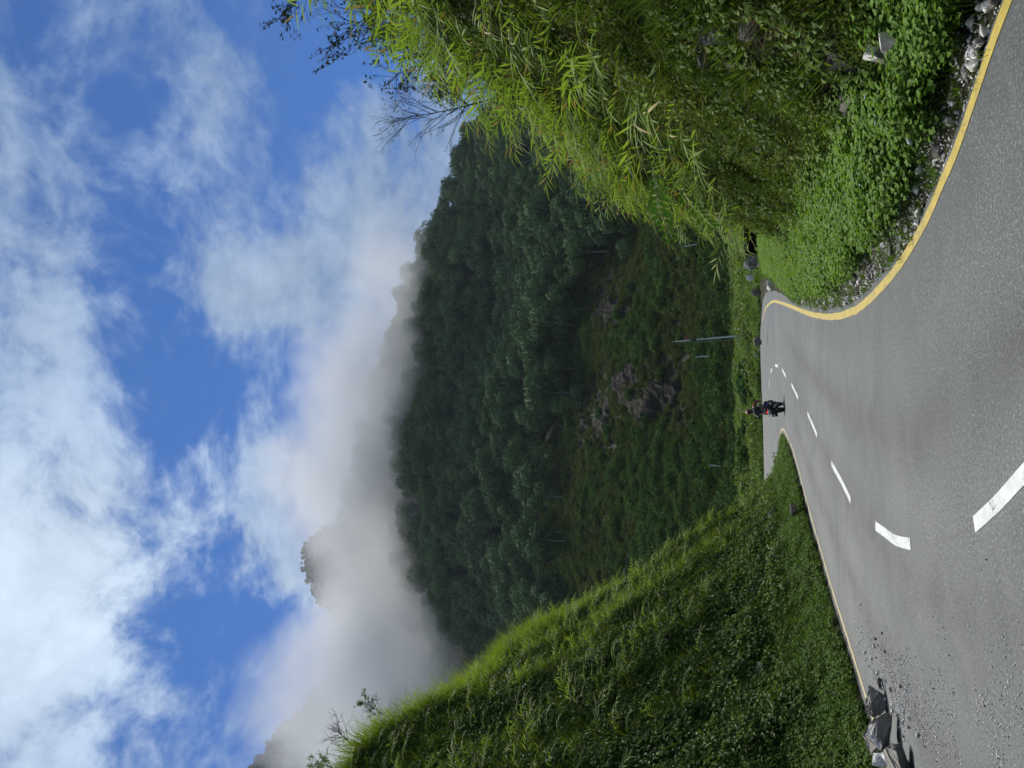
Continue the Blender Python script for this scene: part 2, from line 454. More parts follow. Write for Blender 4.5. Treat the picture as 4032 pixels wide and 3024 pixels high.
def poly_slab(outline, z, th):
    from mathutils.geometry import tessellate_polygon
    V = [(p.x, p.y, z) for p in outline]; tris = tessellate_polygon([[Vector(v) for v in V]])
    F = []
    for a, b, c in tris:
        n = (Vector(V[b]) - Vector(V[a])).cross(Vector(V[c]) - Vector(V[a]))
        F.append((a, b, c) if n.z > 0 else (a, c, b))
    n = len(V); V += [(p.x, p.y, z - th) for p in outline]
    area = sum(outline[i].x * outline[(i + 1) % n].y - outline[(i + 1) % n].x * outline[i].y for i in range(n))
    for i in range(n):
        j = (i + 1) % n
        F.append((i, i + n, j + n, j) if area > 0 else (i, j, j + n, i + n))
    return V, F


def wobble(line, amp, sc, seed):
    out = []
    for k, p in enumerate(line):
        a = float(fbm(np.array([p.x * sc]), np.array([p.y * sc]), seed, 3)[0]) - .5
        b = float(fbm(np.array([p.x * sc]), np.array([p.y * sc]), seed + 5, 3)[0]) - .5
        out.append(Vector((p.x + a * amp, p.y + b * amp, p.z)))
    return out


YS = 35.0                                                             # up to here the road is a strip, beyond it the wide bend
pw_, iw_ = wobble(pavC, .14, 2.2, 3), wobble(innC, .12, 2.0, 4)
pn = [p for p in pw_ if p.x > -1 and p.y < YS and p.y < 50]; pn = pn[:next((k for k in range(1, len(pn)) if pn[k].y < pn[k - 1].y - .5), len(pn))]
rows = np.concatenate([np.linspace(-25, 4, 30), np.linspace(4, YS, 260)[1:]])
xr_ = np.interp(rows, *np.array(sorted((p.y, p.x) for p in pw_ if p.x > 0 and p.y < 50)).T)
xl_ = np.interp(rows, *np.array(sorted((p.y, p.x) for p in iw_)).T)
NC = 21; lat = np.linspace(0, 1, NC)
GXr = xl_[:, None] + (xr_ - xl_)[:, None] * lat; V = np.stack([GXr, np.repeat(rows[:, None], NC, 1), np.zeros_like(GXr)], -1).reshape(-1, 3).tolist()
idx = np.arange(len(V)).reshape(len(rows), NC); F = np.stack([idx[:-1, :-1], idx[:-1, 1:], idx[1:, 1:], idx[1:, :-1]], -1).reshape(-1, 4).tolist()
lane = np.tile(lat, len(rows)).tolist(); fade = np.repeat(np.interp(rows, [22, YS], [1, 0]), NC).tolist()
n0 = len(V); V += [(x, y, -.16) for x, y in zip(xl_, rows)] + [(x, y, -.16) for x, y in zip(xr_, rows)]; nr_ = len(rows)
for k in range(nr_ - 1):
    F.append([int(idx[k, 0]), int(idx[k + 1, 0]), n0 + k + 1, n0 + k]); F.append([int(idx[k + 1, -1]), int(idx[k, -1]), n0 + nr_ + k, n0 + nr_ + k + 1])
bend = [Vector((xr_[-1], YS, 0))] + [p for k, p in enumerate(pw_) if p.y > YS + .05] + list(reversed([p for p in iw_ if p.y > YS + .05])) + [Vector((xl_[-1], YS, 0))]
V2, F2 = poly_slab(bend, 0, .16); n1_ = len(V); V += V2; F += [[i_ + n1_ for i_ in f] for f in F2]
lane += [.5] * (len(V) - len(lane)); fade += [0.] * (len(V) - len(fade))
me = new_mesh('road', V, F, ASPHALT)
for nm_, dat in (('lane', lane), ('fade', fade)):
    a_ = me.attributes.new(nm_, 'FLOAT', 'POINT'); a_.data.foreach_set('value', dat)
road = link('road', me); tag(road, kind='structure')
V, F = ribbon(wobble(yelC, .02, 3, 9), .125, .005); link('edge_line', new_mesh('edge_line', V, F, YELLOW), road)
lefty = [Vector((p.x + .30, p.y, 0)) for p in innC if p.y < 30 and p.y > -20]
V, F = ribbon(wobble(lefty, .02, 3, 9), .11, .005); link('edge_line', new_mesh('edge_line', V, F, YELLOW_OLD), road)
tipline = [Vector((p.x + .22, p.y, 0)) for p in innC if 30 <= p.y < 46]
V, F = ribbon(tipline, .10, .005); link('edge_line', new_mesh('edge_line', V, F, YELLOW_OLD), road)
dash_px = [((4100, 1810), (4032, 1868), (3930, 1980), (3838, 2065)), ((3586, 2142), (3530, 2128), (3490, 2100), (3448, 2070)), ((3350, 1970), (3315, 1897), (3275, 1825)),
           ((3218, 1715), (3198, 1667), (3180, 1627)), ((3143, 1567), (3130, 1540), (3117, 1513)), ((3095, 1483), (3087, 1468), (3080, 1455)),
           ((3063, 1442), (3057, 1440), (3052, 1438)), ((3040, 1452), (3037, 1459), (3034, 1468)), ((3031, 1495), (3029, 1512), (3028, 1530)),
           ((3026, 1590), (3025, 1625), (3025, 1660)), ((3025, 1710), (3025, 1760), (3025, 1810))]
mids = []
for dp in dash_px:
    pts = catmull([gnd(*p) for p in dp], 5); mids.append(pts)
    V, F = ribbon(pts, .13, .005); link('dash', new_mesh('dash', V, F, WHITE), road)
# the dark seam of the paving joint that the dashes follow
seam = catmull([Vector((.9, 2.5, 0))] + [q for p in mids[:7] for q in (p[0], p[-1])], 8)
SEAM = plain('tar_seam', (.055, .055, .058), .6, var=.3, scale=4)
V, F = ribbon(wobble(seam, .10, .8, 12), .018, .0025); link('tar_seam', new_mesh('tar_seam', V, F, SEAM), road)

# ------------------------------------------------------------------ terrain surfaces
LY = [-25, -10, 0, 10, 18, 22, 23.5, 25.5, 27, 30, 32.5, 35, 37, 38.3, 39.5, 40.5, 41.2, 42.5, 45, 48, 50]
LXC = [-15, -14, -13.8, -13.5, -13.0, -12.6, -12.5, -12.4, -12.4, -12.3, -12.0, -11.2, -10.2, -9.6, -9.0, -8.9, -9.6, -11.5, -17, -27, -46]
LZC = [16, 16, 15.6, 15.2, 14.6, 14.1, 13.9, 13.2, 12.6, 11.7, 10.7, 8.8, 7.0, 5.0, 3.1, 1.6, .5, .3, .25, .2, .2]
_inn = np.array([(p.x, p.y) for p in innC]); _pav = np.array([(p.x, p.y) for p in pavC if p.y < 58 and p.x > 0])
_pav = _pav[np.argsort(_pav[:, 1])]
PU = [0, .08, .18, .30, .46, .72, .90, 1.0]; PZ = [0, .014, .055, .15, .34, .69, .93, 1.0]


def left_surf(u, y):
    xb = np.interp(y, _inn[:, 1], _inn[:, 0]) + .12; xc = np.interp(y, LY, LXC); zc = np.interp(y, LY, LZC)
    over = np.maximum(u - 1, 0); uu = np.minimum(u, 1)
    x = xb + (xc - xb) * uu - 30 * over
    t_ = np.interp(y, [31, 37.5], [0, .58]); up_ = np.maximum(uu - t_, 0) / (1 - t_)
    z = zc * np.interp(up_, PU, PZ) * (1 - .45 * over) - .05 + np.interp(y, [30, 35], [.22, .04]) * np.minimum(uu / .08, 1)
    amp = np.clip((u - .12) * 2.5, 0, 1) * np.minimum(zc / 6, 1)
    z = z + amp * (fbm(y * .28, u * 5, 3) - .5) * 1.6 + (fbm(y * 1.3, u * 14, 8) - .5) * .25 * np.clip(u * 6, 0, 1)
    x = x + amp * (fbm(y * .35, u * 4, 31) - .5) * 1.2
    return np.stack([x, y, z], -1)


RY = [-25, -5, 5, 10, 15, 16.5, 18, 20, 22.5, 25, 29, 34.5, 40, 46, 52, 58]
RXC = [10, 9, 8.4, 8.2, 8.1, 7.7, 7.5, 7.4, 7.7, 8.1, 8.9, 10.2, 11.8, 13.6, 16, 19]
RZC = [9, 9, 8.6, 8.2, 7.6, 7.1, 6.9, 6.3, 5.6, 4.9, 3.8, 2.6, 1.5, .5, .25, .2]
RFT = [.15, .15, .15, .24, .28, .29, .30, .32, .34, .36, .42, .48, .55, .7, .8, .8]      # share of the width taken by the flat verge


def right_surf(u, y):
    xb = np.interp(y, _pav[:, 1], _pav[:, 0]) - .12; xc = np.interp(y, RY, RXC); zc = np.interp(y, RY, RZC); ft = np.interp(y, RY, RFT)
    over = np.maximum(u - 1, 0); uu = np.minimum(u, 1)
    x = xb + (xc - xb) * uu + 32 * over
    w = np.clip((uu - ft) / (1 - ft), 0, 1)
    z = zc * np.interp(w, [0, .15, .5, .85, 1], [0, .17, .56, .90, 1.0]) * (1 + .25 * over) - .05 + .10 * np.minimum(uu / .1, 1) + .22 * np.minimum(uu / ft, 1)
    amp = np.clip(w * 3, 0, 1) * np.minimum(zc / 4, 1)
    z = z + amp * (fbm(y * .5, u * 4, 13) - .5) * .9 + (fbm(y * 2.2, u * 12, 18) - .5) * .22 * np.clip(u * 4, 0, 1)
    x = x + amp * (fbm(y * .7, u * 6, 41) - .5) * .9
    return np.stack([x, y, z], -1)


def grid_mesh(name, fn, us, ys, m, flip=False):
    U, Yg = np.meshgrid(us, ys); P = fn(U, Yg); nu, ny = len(us), len(ys)
    idx = np.arange(nu * ny).reshape(ny, nu)
    a, b, c, d = idx[:-1, :-1], idx[:-1, 1:], idx[1:, 1:], idx[1:, :-1]
    F = np.stack([a, d, c, b] if flip else [a, b, c, d], -1).reshape(-1, 4)
    me = new_mesh(name, P.reshape(-1, 3).tolist(), F.tolist(), m, True)
    return link(name, me)


us = np.concatenate([np.linspace(0, 1, 60), np.linspace(1.05, 2, 12)])
tag(grid_mesh('hill', left_surf, us, np.linspace(-25, 49.8, 240), SOIL_D, True), kind='structure')
tag(grid_mesh('bank', right_surf, us, np.linspace(-25, 57.5, 240), SOIL), kind='structure')

# valley floor beyond the bend
GX, GY = np.meshgrid(np.concatenate([np.linspace(-700, -50, 20), np.linspace(-48, 48, 121), np.linspace(50, 700, 20)]), np.concatenate([np.linspace(-60, 52, 20), np.linspace(53, 106, 90), np.linspace(110, 860, 40)]))


def floor_z(x, y):
    edge = np.interp(x, [-60, -45, -9, -4, 1, 4, 6.5, 9, 14], [70, 68.8, 65.4, 64.2, 65.8, 63.4, 58.5, 55, 54])
    d = np.clip((y - edge - .4) / 9, 0, 1); far = np.clip((y - 72) / 30, 0, 1)
    z = -.10 + d * (.35 + 1.5 * (fbm(x * .16, y * .16, 21) - .25)) + np.clip(d * 3, 0, 1) * (fbm(x * .6, y * .6, 25) - .5) * .45 + far * .6
    return np.where(y < edge, -.18, z)


P = np.stack([GX, GY, floor_z(GX, GY)], -1); ny, nx = GX.shape; idx = np.arange(nx * ny).reshape(ny, nx)
F = np.stack([idx[:-1, :-1], idx[:-1, 1:], idx[1:, 1:], idx[1:, :-1]], -1).reshape(-1, 4)
tag(link('ground', new_mesh('ground', P.reshape(-1, 3).tolist(), F.tolist(), MEADOW, True)), kind='structure')

# mountain: fan of rising profiles from the valley floor to the ridge
RIDGE = [(2150, 150, 360), (2060, 330, 370), (1975, 480, 380), (1875, 560, 380), (1850, 700, 390), (1800, 850, 400), (1730, 950, 410), (1610, 1250, 420), (1530, 1500, 430), (1450, 1800, 440),
         (1400, 2000, 450), (1440, 2200, 450), (1560, 2360, 440), (1700, 2470, 430), (1790, 2530, 430), (1770, 2620, 450), (1730, 2750, 470), (1700, 2900, 480), (1680, 3100, 480)]
rp = [at(*q) for q in RIDGE]
ra = np.array([p.x / p.y for p in rp]); o_ = np.argsort(ra)
ra = ra[o_]; rY = np.array([p.y for p in rp])[o_]; rZ = np.array([p.z for p in rp])[o_]
A0, A1 = -.75, .75


def mount_surf(s, a):
    Yr = np.interp(a, ra, rY); Zr = np.interp(a, ra, rZ) - 5
    Y0 = 104 + 9 * np.sin(a * 9) + 10 * (fbm(a * 6, a * 0, 51) - .5)
    over = np.maximum(s - 1, 0); ss = np.minimum(s, 1)
    Y = Y0 + (Yr - Y0) * ss + 250 * over
    z = Y / np.maximum(Yr, 1) * Zr * (ss ** .72) * np.where(over > 0, (1 - over * .8) * Yr / np.maximum(Y, 1), 1) + .2
    env = np.sin(np.pi * np.clip(ss, 0, 1)) ** .7
    X = a * Y
    spur = fbm(X * .016 + 3, Y * .010, 61) - .5
    z = z + env * spur * 40 + env * (fbm(X * .06, Y * .05, 71) - .5) * 12
    return np.stack([X, Y, z], -1)


def peak_surf(s, a):
    pk = [(2000, 1300, 600), (1800, 1700, 610), (1480, 2010, 620), (1235, 2085, 620), (1172, 2150, 620), (1168, 2230, 620), (1200, 2340, 620), (1330, 2480, 615), (1345, 2580, 615), (1260, 2690, 620), (1205, 2730, 620),
          (1150, 2800, 625), (1075, 2860, 625), (1040, 2920, 630), (950, 3024, 640), (800, 3300, 650)]
    pp = [at(*q) for q in pk]; pa = np.array([p.x / p.y for p in pp]); k = np.argsort(pa)
    Yr = np.interp(a, pa[k], np.array([p.y for p in pp])[k]); Zr = np.interp(a, pa[k], np.array([p.z for p in pp])[k]) - 8
    over = np.maximum(s - 1, 0); ss = np.minimum(s, 1)
    Y = 400 + (Yr - 400) * ss + 180 * over; z = 40 + (Zr - 40) * ss ** .9 * (1 - over * .8)
    X = a * Y; env = np.sin(np.pi * np.clip(ss, 0, 1)) ** .8
    return np.stack([X, Y, z + env * (fbm(X * .02, Y * .014, 81) - .5) * 50], -1)


ss_ = np.concatenate([np.linspace(0, 1, 90), np.linspace(1.1, 2, 8)])
tag(grid_mesh('mountain', mount_surf, ss_, np.linspace(A0, A1, 200), FOREST_FLOOR, True), kind='structure')
tag(grid_mesh('far_mountain', peak_surf, ss_[::2], np.linspace(-.75, .12, 90), FOREST_FLOOR, True), kind='structure')


# ------------------------------------------------------------------ scattering
def frames(up, spin):
    """Euler angles that turn +Z into up with a spin about it"""
    up = up / np.linalg.norm(up, axis=1, keepdims=True)
    ref = np.where(np.abs(up[:, 2:3]) < .95, np.array([[0, 0, 1.]]), np.array([[1., 0, 0]]))
    a = np.cross(ref, up); a /= np.linalg.norm(a, axis=1, keepdims=True); b = np.cross(up, a)
    X = a * np.cos(spin)[:, None] + b * np.sin(spin)[:, None]; Yv = np.cross(up, X)
    ry = -np.arcsin(np.clip(X[:, 2], -1, 1)); rx = np.arctan2(Yv[:, 2], up[:, 2]); rz = np.arctan2(X[:, 1], X[:, 0])
    return np.stack([rx, ry, rz], -1)


def sample(fn, n, u0, u1, y0, y1, dens=None):
    """n points spread evenly by area over a surface, with normals"""
    m = int(n * 6); u = RNG.uniform(u0, u1, m); y = RNG.uniform(y0, y1, m); e = 1e-3
    P = fn(u, y); Pu = (fn(u + e, y) - P) / e; Py = (fn(u, y + e) - P) / e
    nn = np.cross(Pu, Py); ar = np.linalg.norm(nn, axis=1); nn /= ar[:, None] + 1e-9
    nn *= np.where(nn[:, 2:3] < 0, -1, 1)
    w = np.minimum(ar, np.percentile(ar, 98))
    if dens is not None: w = w * dens(u, y, P)
    k = RNG.choice(m, size=min(n, int((w > 0).sum())), replace=False, p=w / w.sum())
    return P[k], nn[k], u[k], y[k]


def scatter(name, P, rot, scl, var, sources):
    """one object that repeats the source meshes at many points"""
    me = bpy.data.meshes.new(name); me.from_pydata(P.tolist(), [], [])
    for nm, ty, d in (('rot', 'FLOAT_VECTOR', rot), ('scl', 'FLOAT', scl), ('var', 'INT', var)):
        a = me.attributes.new(nm, ty, 'POINT')
        a.data.foreach_set('vector' if ty == 'FLOAT_VECTOR' else 'value', np.ascontiguousarray(d, dtype=np.int32 if ty == 'INT' else np.float32).ravel())
    o = link(name, me)
    g = bpy.data.node_groups.new(name, 'GeometryNodeTree')
    g.interface.new_socket('Geometry', in_out='INPUT', socket_type='NodeSocketGeometry'); g.interface.new_socket('Geometry', in_out='OUTPUT', socket_type='NodeSocketGeometry')
    gi, go = g.nodes.new('NodeGroupInput'), g.nodes.new('NodeGroupOutput'); L = g.links.new

    def attr(nm, ty):
        n = g.nodes.new('GeometryNodeInputNamedAttribute'); n.data_type = ty; n.inputs[0].default_value = nm; return n.outputs[0]
    er = g.nodes.new('FunctionNodeEulerToRotation'); L(attr('rot', 'FLOAT_VECTOR'), er.inputs[0])
    sc = attr('scl', 'FLOAT'); va = attr('var', 'INT'); jn = g.nodes.new('GeometryNodeJoinGeometry')
    for k, s in enumerate(sources):
        oi = g.nodes.new('GeometryNodeObjectInfo'); oi.inputs[0].default_value = s; oi.inputs[1].default_value = True
        cp = g.nodes.new('FunctionNodeCompare'); cp.data_type = 'INT'; cp.operation = 'EQUAL'; L(va, cp.inputs['A']) if False else L(va, cp.inputs[2]); cp.inputs[3].default_value = k
        ip = g.nodes.new('GeometryNodeInstanceOnPoints'); L(gi.outputs[0], ip.inputs['Points']); L(cp.outputs[0], ip.inputs['Selection'])
        L(oi.outputs['Geometry'], ip.inputs['Instance']); L(er.outputs[0], ip.inputs['Rotation']); L(sc, ip.inputs['Scale'])
        L(ip.outputs[0], jn.inputs[0])
    L(jn.outputs[0], go.inputs[0])
    md = o.modifiers.new('scatter', 'NODES'); md.node_group = g
    tag(o, kind='stuff'); return o


def src(name, me): return bpy.data.objects.new(name, me)          # a mesh holder for scattering, not placed itself


def rv(): return Vector((random.gauss(0, 1), random.gauss(0, 1), random.gauss(0, 1))).normalized()


# ------------------------------------------------------------------ plants
def tuft_mesh(name, n, h, w, m, spread=.5, droop=.5, rad0=.06, dead=0.0, mats=None):
    b = MB()
    for k in range(n):
        an = random.uniform(0, 2 * math.pi); t = random.uniform(.05, spread)
        d = Vector((math.cos(an) * t, math.sin(an) * t, 1)); s = Vector((-math.sin(an), math.cos(an), 0)) + rv() * .3
        r = random.uniform(0, rad0)
        b.blade((math.cos(an) * r, math.sin(an) * r, -.02), d, s, h * random.uniform(.5, 1.1), w * random.uniform(.7, 1.2), droop * random.uniform(.4, 1.5), 3, 1 if random.random() < dead else 0)
    return b.mesh(name, mats or [m, DEAD])


def leafy_mesh(name, n, h, L, w, m, R=.14):
    """low plant: short stems carrying broad leaves that face up and out"""
    b = MB()
    for k in range(n):
        an = random.uniform(0, 2 * math.pi); r = R * math.sqrt(random.random()); z = h * random.uniform(.35, 1)
        p = Vector((r * math.cos(an), r * math.sin(an), z)); an2 = an + random.gauss(0, .8)
        d = Vector((math.cos(an2), math.sin(an2), random.uniform(-.55, .35))).normalized()
        s = d.cross(Vector((0, 0, 1))).normalized() + rv() * .25
        l, ww = L * random.uniform(.6, 1.25), w * random.uniform(.7, 1.2); s = s.normalized(); up = s.cross(d) * .12 * l
        q = [p, p + d * l * .28 - s * ww * .5 + up, p + d * l * .7 - s * ww * .32 + up * .6, p + d * l - up * .6, p + d * l * .7 + s * ww * .32 + up * .6, p + d * l * .28 + s * ww * .5 + up]
        b.add(q, [(0, 1, 2, 3), (0, 3, 4, 5)])
        if k % 4 == 0: b.tube([(r * .4 * math.cos(an), r * .4 * math.sin(an), -.03), p], .003, 3, 0, False)
    return b.mesh(name, [m])


def ball_mesh(name, n, R, L, w, m, flat=.8, blobs=5):
    """a bush or crown: leaf clumps spread over several overlapping lobes"""
    b = MB(); cs = []
    for k in range(blobs):
        v = rv() * R * random.uniform(.15, .6); v.z = abs(v.z) * flat + R * .35; cs.append((v, R * random.uniform(.38, .62)))
    for k in range(n):
        c, r = random.choice(cs); v = rv(); v.z *= flat
        if v.z < -.35: v.z *= -.6
        p = c + v * r * random.uniform(.72, 1.05)
        nr = (v + rv() * .6).normalized(); d = nr.cross(rv()).normalized(); s = d.cross(nr).normalized()
        b.leafquad(p, d, s, L * random.uniform(.6, 1.3), w * random.uniform(.7, 1.3))
    return b.mesh(name, [m])


def crown_mesh(name, n, R, H, m, seed):
    random.seed(seed); b = MB(); cs = []
    for k in range(random.randint(5, 7)):
        f = random.uniform(.0, 1); rr = R * (1 - .75 * abs(f - .35)) * .62; an = random.uniform(0, 6.28)
        cs.append((Vector((math.cos(an) * rr, math.sin(an) * rr, H * (.28 + .62 * f))), R * random.uniform(.40, .62)))
    for k in range(n):
        c, r = cs[k % len(cs)]; v = rv(); v.z = v.z * .8 + .12
        p = c + v * r * random.uniform(.7, 1.08)
        nr = (v + rv() * .45).normalized(); d = nr.cross(rv()).normalized(); s = d.cross(nr).normalized(); l = R * random.uniform(.08, .15)
        b.leafquad(p, d, s, l * 1.25, l)
    return b.mesh(name, [m])


def reed_parts(seed, n=12):
    """stem curve plus leaf placements of one bamboo-like reed, leaning along +X"""
    random.seed(seed); L = random.uniform(.95, 1.35); pts, d, p = [], Vector((.35, random.uniform(-.2, .2), 1)).normalized(), Vector((0, 0, -.06))
    bend = Vector((.14, random.uniform(-.04, .04), -.12))
    for k in range(9):
        pts.append(p.copy()); p = p + d * L / 8; d = (d + bend * (.5 + k * .14)).normalized()
    leaves = []
    for k in range(n):
        f = .38 + .62 * k / (n - 1); i = min(int(f * 8), 7); q = pts[i].lerp(pts[i + 1], f * 8 - i)
        t = (pts[i + 1] - pts[i]).normalized(); side = t.cross(Vector((0, 0, 1))).normalized() * (1 if k % 2 else -1)
        ang = random.uniform(.45, .95) * (1 - .55 * (f > .95))
        dd = (t * math.cos(ang) + side * math.sin(ang) + Vector((0, 0, random.uniform(-.1, .35)))).normalized()
        leaves.append((q, dd, random.uniform(.26, .40) * (1 - .25 * abs(f - .7)), random.uniform(.026, .040), random.uniform(.1, .55)))
    return pts, leaves


REEDS = [reed_parts(100 + k, 11 + k % 4) for k in range(5)]
reed_single, reed_stem_me, reed_leaf_me = [], [], []
for k, (pts, lv) in enumerate(REEDS):
    b = MB(); b.tube(pts, [.006 - .0005 * i for i in range(9)], 4, 1)
    for q, d, L, w, dr in lv: b.blade(q, d, d.cross(Vector((0, 0, 1))), L, w, dr, 4, 2 if random.random() < .03 else 0, base=.25)
    reed_single.append(b.mesh('reed_plant', [REED_LEAF, REED_STEM, DEAD]))
    b = MB(); b.tube(pts, [.006 - .0005 * i for i in range(9)], 4); reed_stem_me.append(b.mesh('stem', [REED_STEM]))
    ms = []
    for q, d, L, w, dr in lv:
        b = MB(); b.blade(Vector(), d, d.cross(Vector((0, 0, 1))), L, w, dr, 4, base=.25); ms.append((q, b.mesh('leaf', [DEAD if random.random() < .03 else REED_LEAF])))
    reed_leaf_me.append(ms)

random.seed(11)
TUFT_BRIGHT = [src('tuft', tuft_mesh('tuft', 26, .75, .013, GRASS_BRIGHT, .55, .9, .10, .03)) for k in range(3)]
TUFT_GRASS = [src('tuft', tuft_mesh('tuft', 22, .17, .008, GRASS, .8, .7, .09, .02)) for k in range(3)]
TUFT_MOSS = [src('tuft', tuft_mesh('tuft', 26, .20, .007, MOSS, 1.0, .9, .10, .04)) for k in range(3)]
TUFT_DEAD = [src('tuft', tuft_mesh('tuft', 14, .45, .006, DEAD, 1.0, 1.2, .06, 1)) for k in range(2)]
LEAFY_UNDER = [src('leafy', leafy_mesh('leafy', 34, .22, .075, .042, UNDER, .17)) for k in range(3)]
LEAFY_GRASS = [src('leafy', leafy_mesh('leafy', 30, .12, .045, .030, GRASS, .14)) for k in range(3)]
LEAFY_MOSS = [src('leafy', leafy_mesh('leafy', 34, .14, .045, .022, MOSS, .16)) for k in range(3)]
WEED_ME = [leafy_mesh('weed_plant', 26, .30, .060, .050, WEED, .14) for k in range(4)]
LEAFY_WEED = [src('leafy', m) for m in WEED_ME]
SCRUB = [src('scrub', ball_mesh('scrub', 170, .75, .26, .13, SCRUB_LEAF, .7, 5)) for k in range(4)]
BUSH_ME = [ball_mesh('bush', 420, 1.0, .24, .15, BUSH_LEAF, .85, 7) for k in range(3)]
BUSH = [src('bush', m) for m in BUSH_ME]


def blend_up(nn, k): return nn * k + np.array([0, 0, 1.]) * (1 - k)


def do_scatter(name, P, up, smin, smax, sources):
    n = len(P); sc = RNG.uniform(smin, smax, n)
    return scatter(name, P, frames(up, RNG.uniform(0, 6.283, n)), sc, RNG.integers(0, len(sources), n), sources)


def patch(P, sc, seed): return fbm(P[:, 0] * sc + P[:, 2] * sc * .6, P[:, 1] * sc + P[:, 2] * sc * .8, seed, 3)


# left hill -------------------------------------------------------
P, nn, u, y = sample(left_surf, 19000, .015, .48, 6, 47, lambda u, y, P: np.where(P[:, 0] > -14, 1., .15) * np.interp(u, [.015, .03, .20, .34, .48], [.6, 1, 1, .45, .1]) * np.clip(patch(P, .8, 51) * 2.4 - .45, .25, 1))
do_scatter('verge_grass', P, blend_up(nn, .5), np.interp(y, [33, 36], [.6, .5]), np.interp(y, [33, 36], [1.5, .85]), TUFT_GRASS)
P, nn, u, y = sample(left_surf, 15000, .015, .60, 6, 47, lambda u, y, P: np.where(P[:, 0] > -14, 1., .15) * np.interp(u, [.015, .03, .22, .40, .60], [.6, 1, 1, .6, .15]) * np.clip(patch(P, .7, 53) * 2.4 - .45, .25, 1))
do_scatter('verge_weeds', P, blend_up(nn, .5), np.interp(y, [33, 36], [.6, .5]), np.interp(y, [33, 36], [1.7, .9]), LEAFY_GRASS)
P, nn, u, y = sample(left_surf, 10500, .12, 1.0, 14, 42, lambda u, y, P: np.interp(y, [33, 37], [1, .3]) * np.interp(u, [.12, .42, 1], [.05, 1, .4]) * np.clip(patch(P, .55, 5) * 2.4 - .45, .05, 1))
do_scatter('hill_undergrowth', P, blend_up(nn, .7), .8, 1.9, LEAFY_UNDER)
P, nn, u, y = sample(left_surf, 6500, .25, 1.0, 14, 42, lambda u, y, P: np.clip(patch(P, .7, 9) * 2.4 - .6, .04, 1) * np.interp(u, [.25, .5, 1], [.35, .8, 1]))
do_scatter('hill_grass', P, blend_up(nn, .75), .7, 1.7, TUFT_MOSS)
P, nn, u, y = sample(left_surf, 6000, .80, 1.12, 16, 42.5, lambda u, y, P: np.clip((u - .78) * 6, .02, 1) * np.interp(y, [16, 30, 48], [.25, 1, 1]))
do_scatter('crest_grass', P, blend_up(nn, .35), .4, np.interp(y, [34, 39], [1, .45]) * (.9 + 1.1 * np.clip(patch(P, .5, 61) * 3 - 1.1, 0, 1)), TUFT_BRIGHT)
P, nn, u, y = sample(left_surf, 2600, .30, .86, 16, 38, lambda u, y, P: np.clip(patch(P, .5, 14) * 3 - 1.2, .02, 1))
do_scatter('hillside_grass', P, blend_up(nn, .5), .5, 1.0, TUFT_BRIGHT)

P, nn, u, y = sample(left_surf, 260, .80, 1.08, 16, 30, lambda u, y, P: np.clip(patch(P, .5, 15) * 3 - 1.0, .02, 1) * np.interp(y, [16, 24, 30], [1, .8, .2]))
do_scatter('crest_shrubs', P, blend_up(nn, .3), .22, .5, BUSH)

# right bank ------------------------------------------------------
ftf = lambda y: np.interp(y, RY, RFT)
P, nn, u, y = sample(right_surf, 13000, .12, 1.1, 4, 50, lambda u, y, P: np.where(u > ftf(y) * .9, 1, .1) * np.clip(patch(P, 1.0, 23) * 4.0 - 1.35, .03, 1))
do_scatter('bank_grass', P, blend_up(nn, .7), .7, 1.5, TUFT_MOSS)
P, nn, u, y = sample(right_surf, 13000, .12, 1.1, 4, 50, lambda u, y, P: np.where(u > ftf(y) * .9, 1, .1) * np.clip(patch(P, .9, 27) * 3.6 - 1.2, .03, 1))
do_scatter('bank_herbs', P, blend_up(nn, .7), .7, 1.6, LEAFY_MOSS)
P, nn, u, y = sample(right_surf, 1500, .2, 1.05, 4, 46, lambda u, y, P: np.where(u > ftf(y), 1, .02) * np.clip(patch(P, .8, 29) * 3 - .9, .1, 1))
do_scatter('bank_undergrowth', P, blend_up(nn, .7), .8, 1.7, LEAFY_UNDER)
P, nn, u, y = sample(right_surf, 750, .18, .85, 5, 40, lambda u, y, P: np.clip(patch(P, .9, 33) * 3 - 1.2, .02, 1))
do_scatter('dead_straw', P, blend_up(nn, .8), .6, 1.4, TUFT_DEAD)
P, nn, u, y = sample(right_surf, 3000, .90, 1.25, 12, 52, lambda u, y, P: np.interp(y, [12, 16, 52], [.5, 1, 1]))
do_scatter('crest_grass', P, blend_up(nn, .35), .4, np.interp(y, [20, 40], [1.05, .5]), TUFT_BRIGHT)
# verge plants between the gravel and the foot of the bank
RB = gnd(3575, 208, .2)
verge_d = lambda u, y, P: np.clip(np.hypot(P[:, 0] - RB.x + .05, P[:, 1] - RB.y + .15) / .34 - .7, 0, 1) * np.clip((u / ftf(y) - .22) * 6, 0, 1) * np.clip(patch(P, 1.1, 67) * 4 - 1.0, .12, 1) * np.clip((1.12 - u / ftf(y)) * 6, 0, 1) * np.interp(y, [4, 30, 50], [1, 1, .6])
P, nn, u, y = sample(right_surf, 8000, .03, .8, 4, 46, verge_d)
do_scatter('verge_plants', P, blend_up(nn, .3), .7, 1.25, LEAFY_WEED)
P, nn, u, y = sample(right_surf, 1700, .1, .6, 4, 16, lambda u, y, P: np.clip((u / ftf(y) - .25) * 5, 0, 1) * np.clip(patch(P, 1.3, 69) * 4 - 1.6, .03, 1))
do_scatter('verge_tall_grass', P, blend_up(nn, .4), 1.0, 2.3, TUFT_GRASS)
P, nn, u, y = sample(right_surf, 9500, .03, .95, 14, 57, lambda u, y, P: np.clip((u / ftf(y) - .12) * 6, 0, 1) * np.clip((1.4 - u / ftf(y)) * 6, 0, 1) * np.interp(y, [14, 30, 57], [.1, .8, 1]))
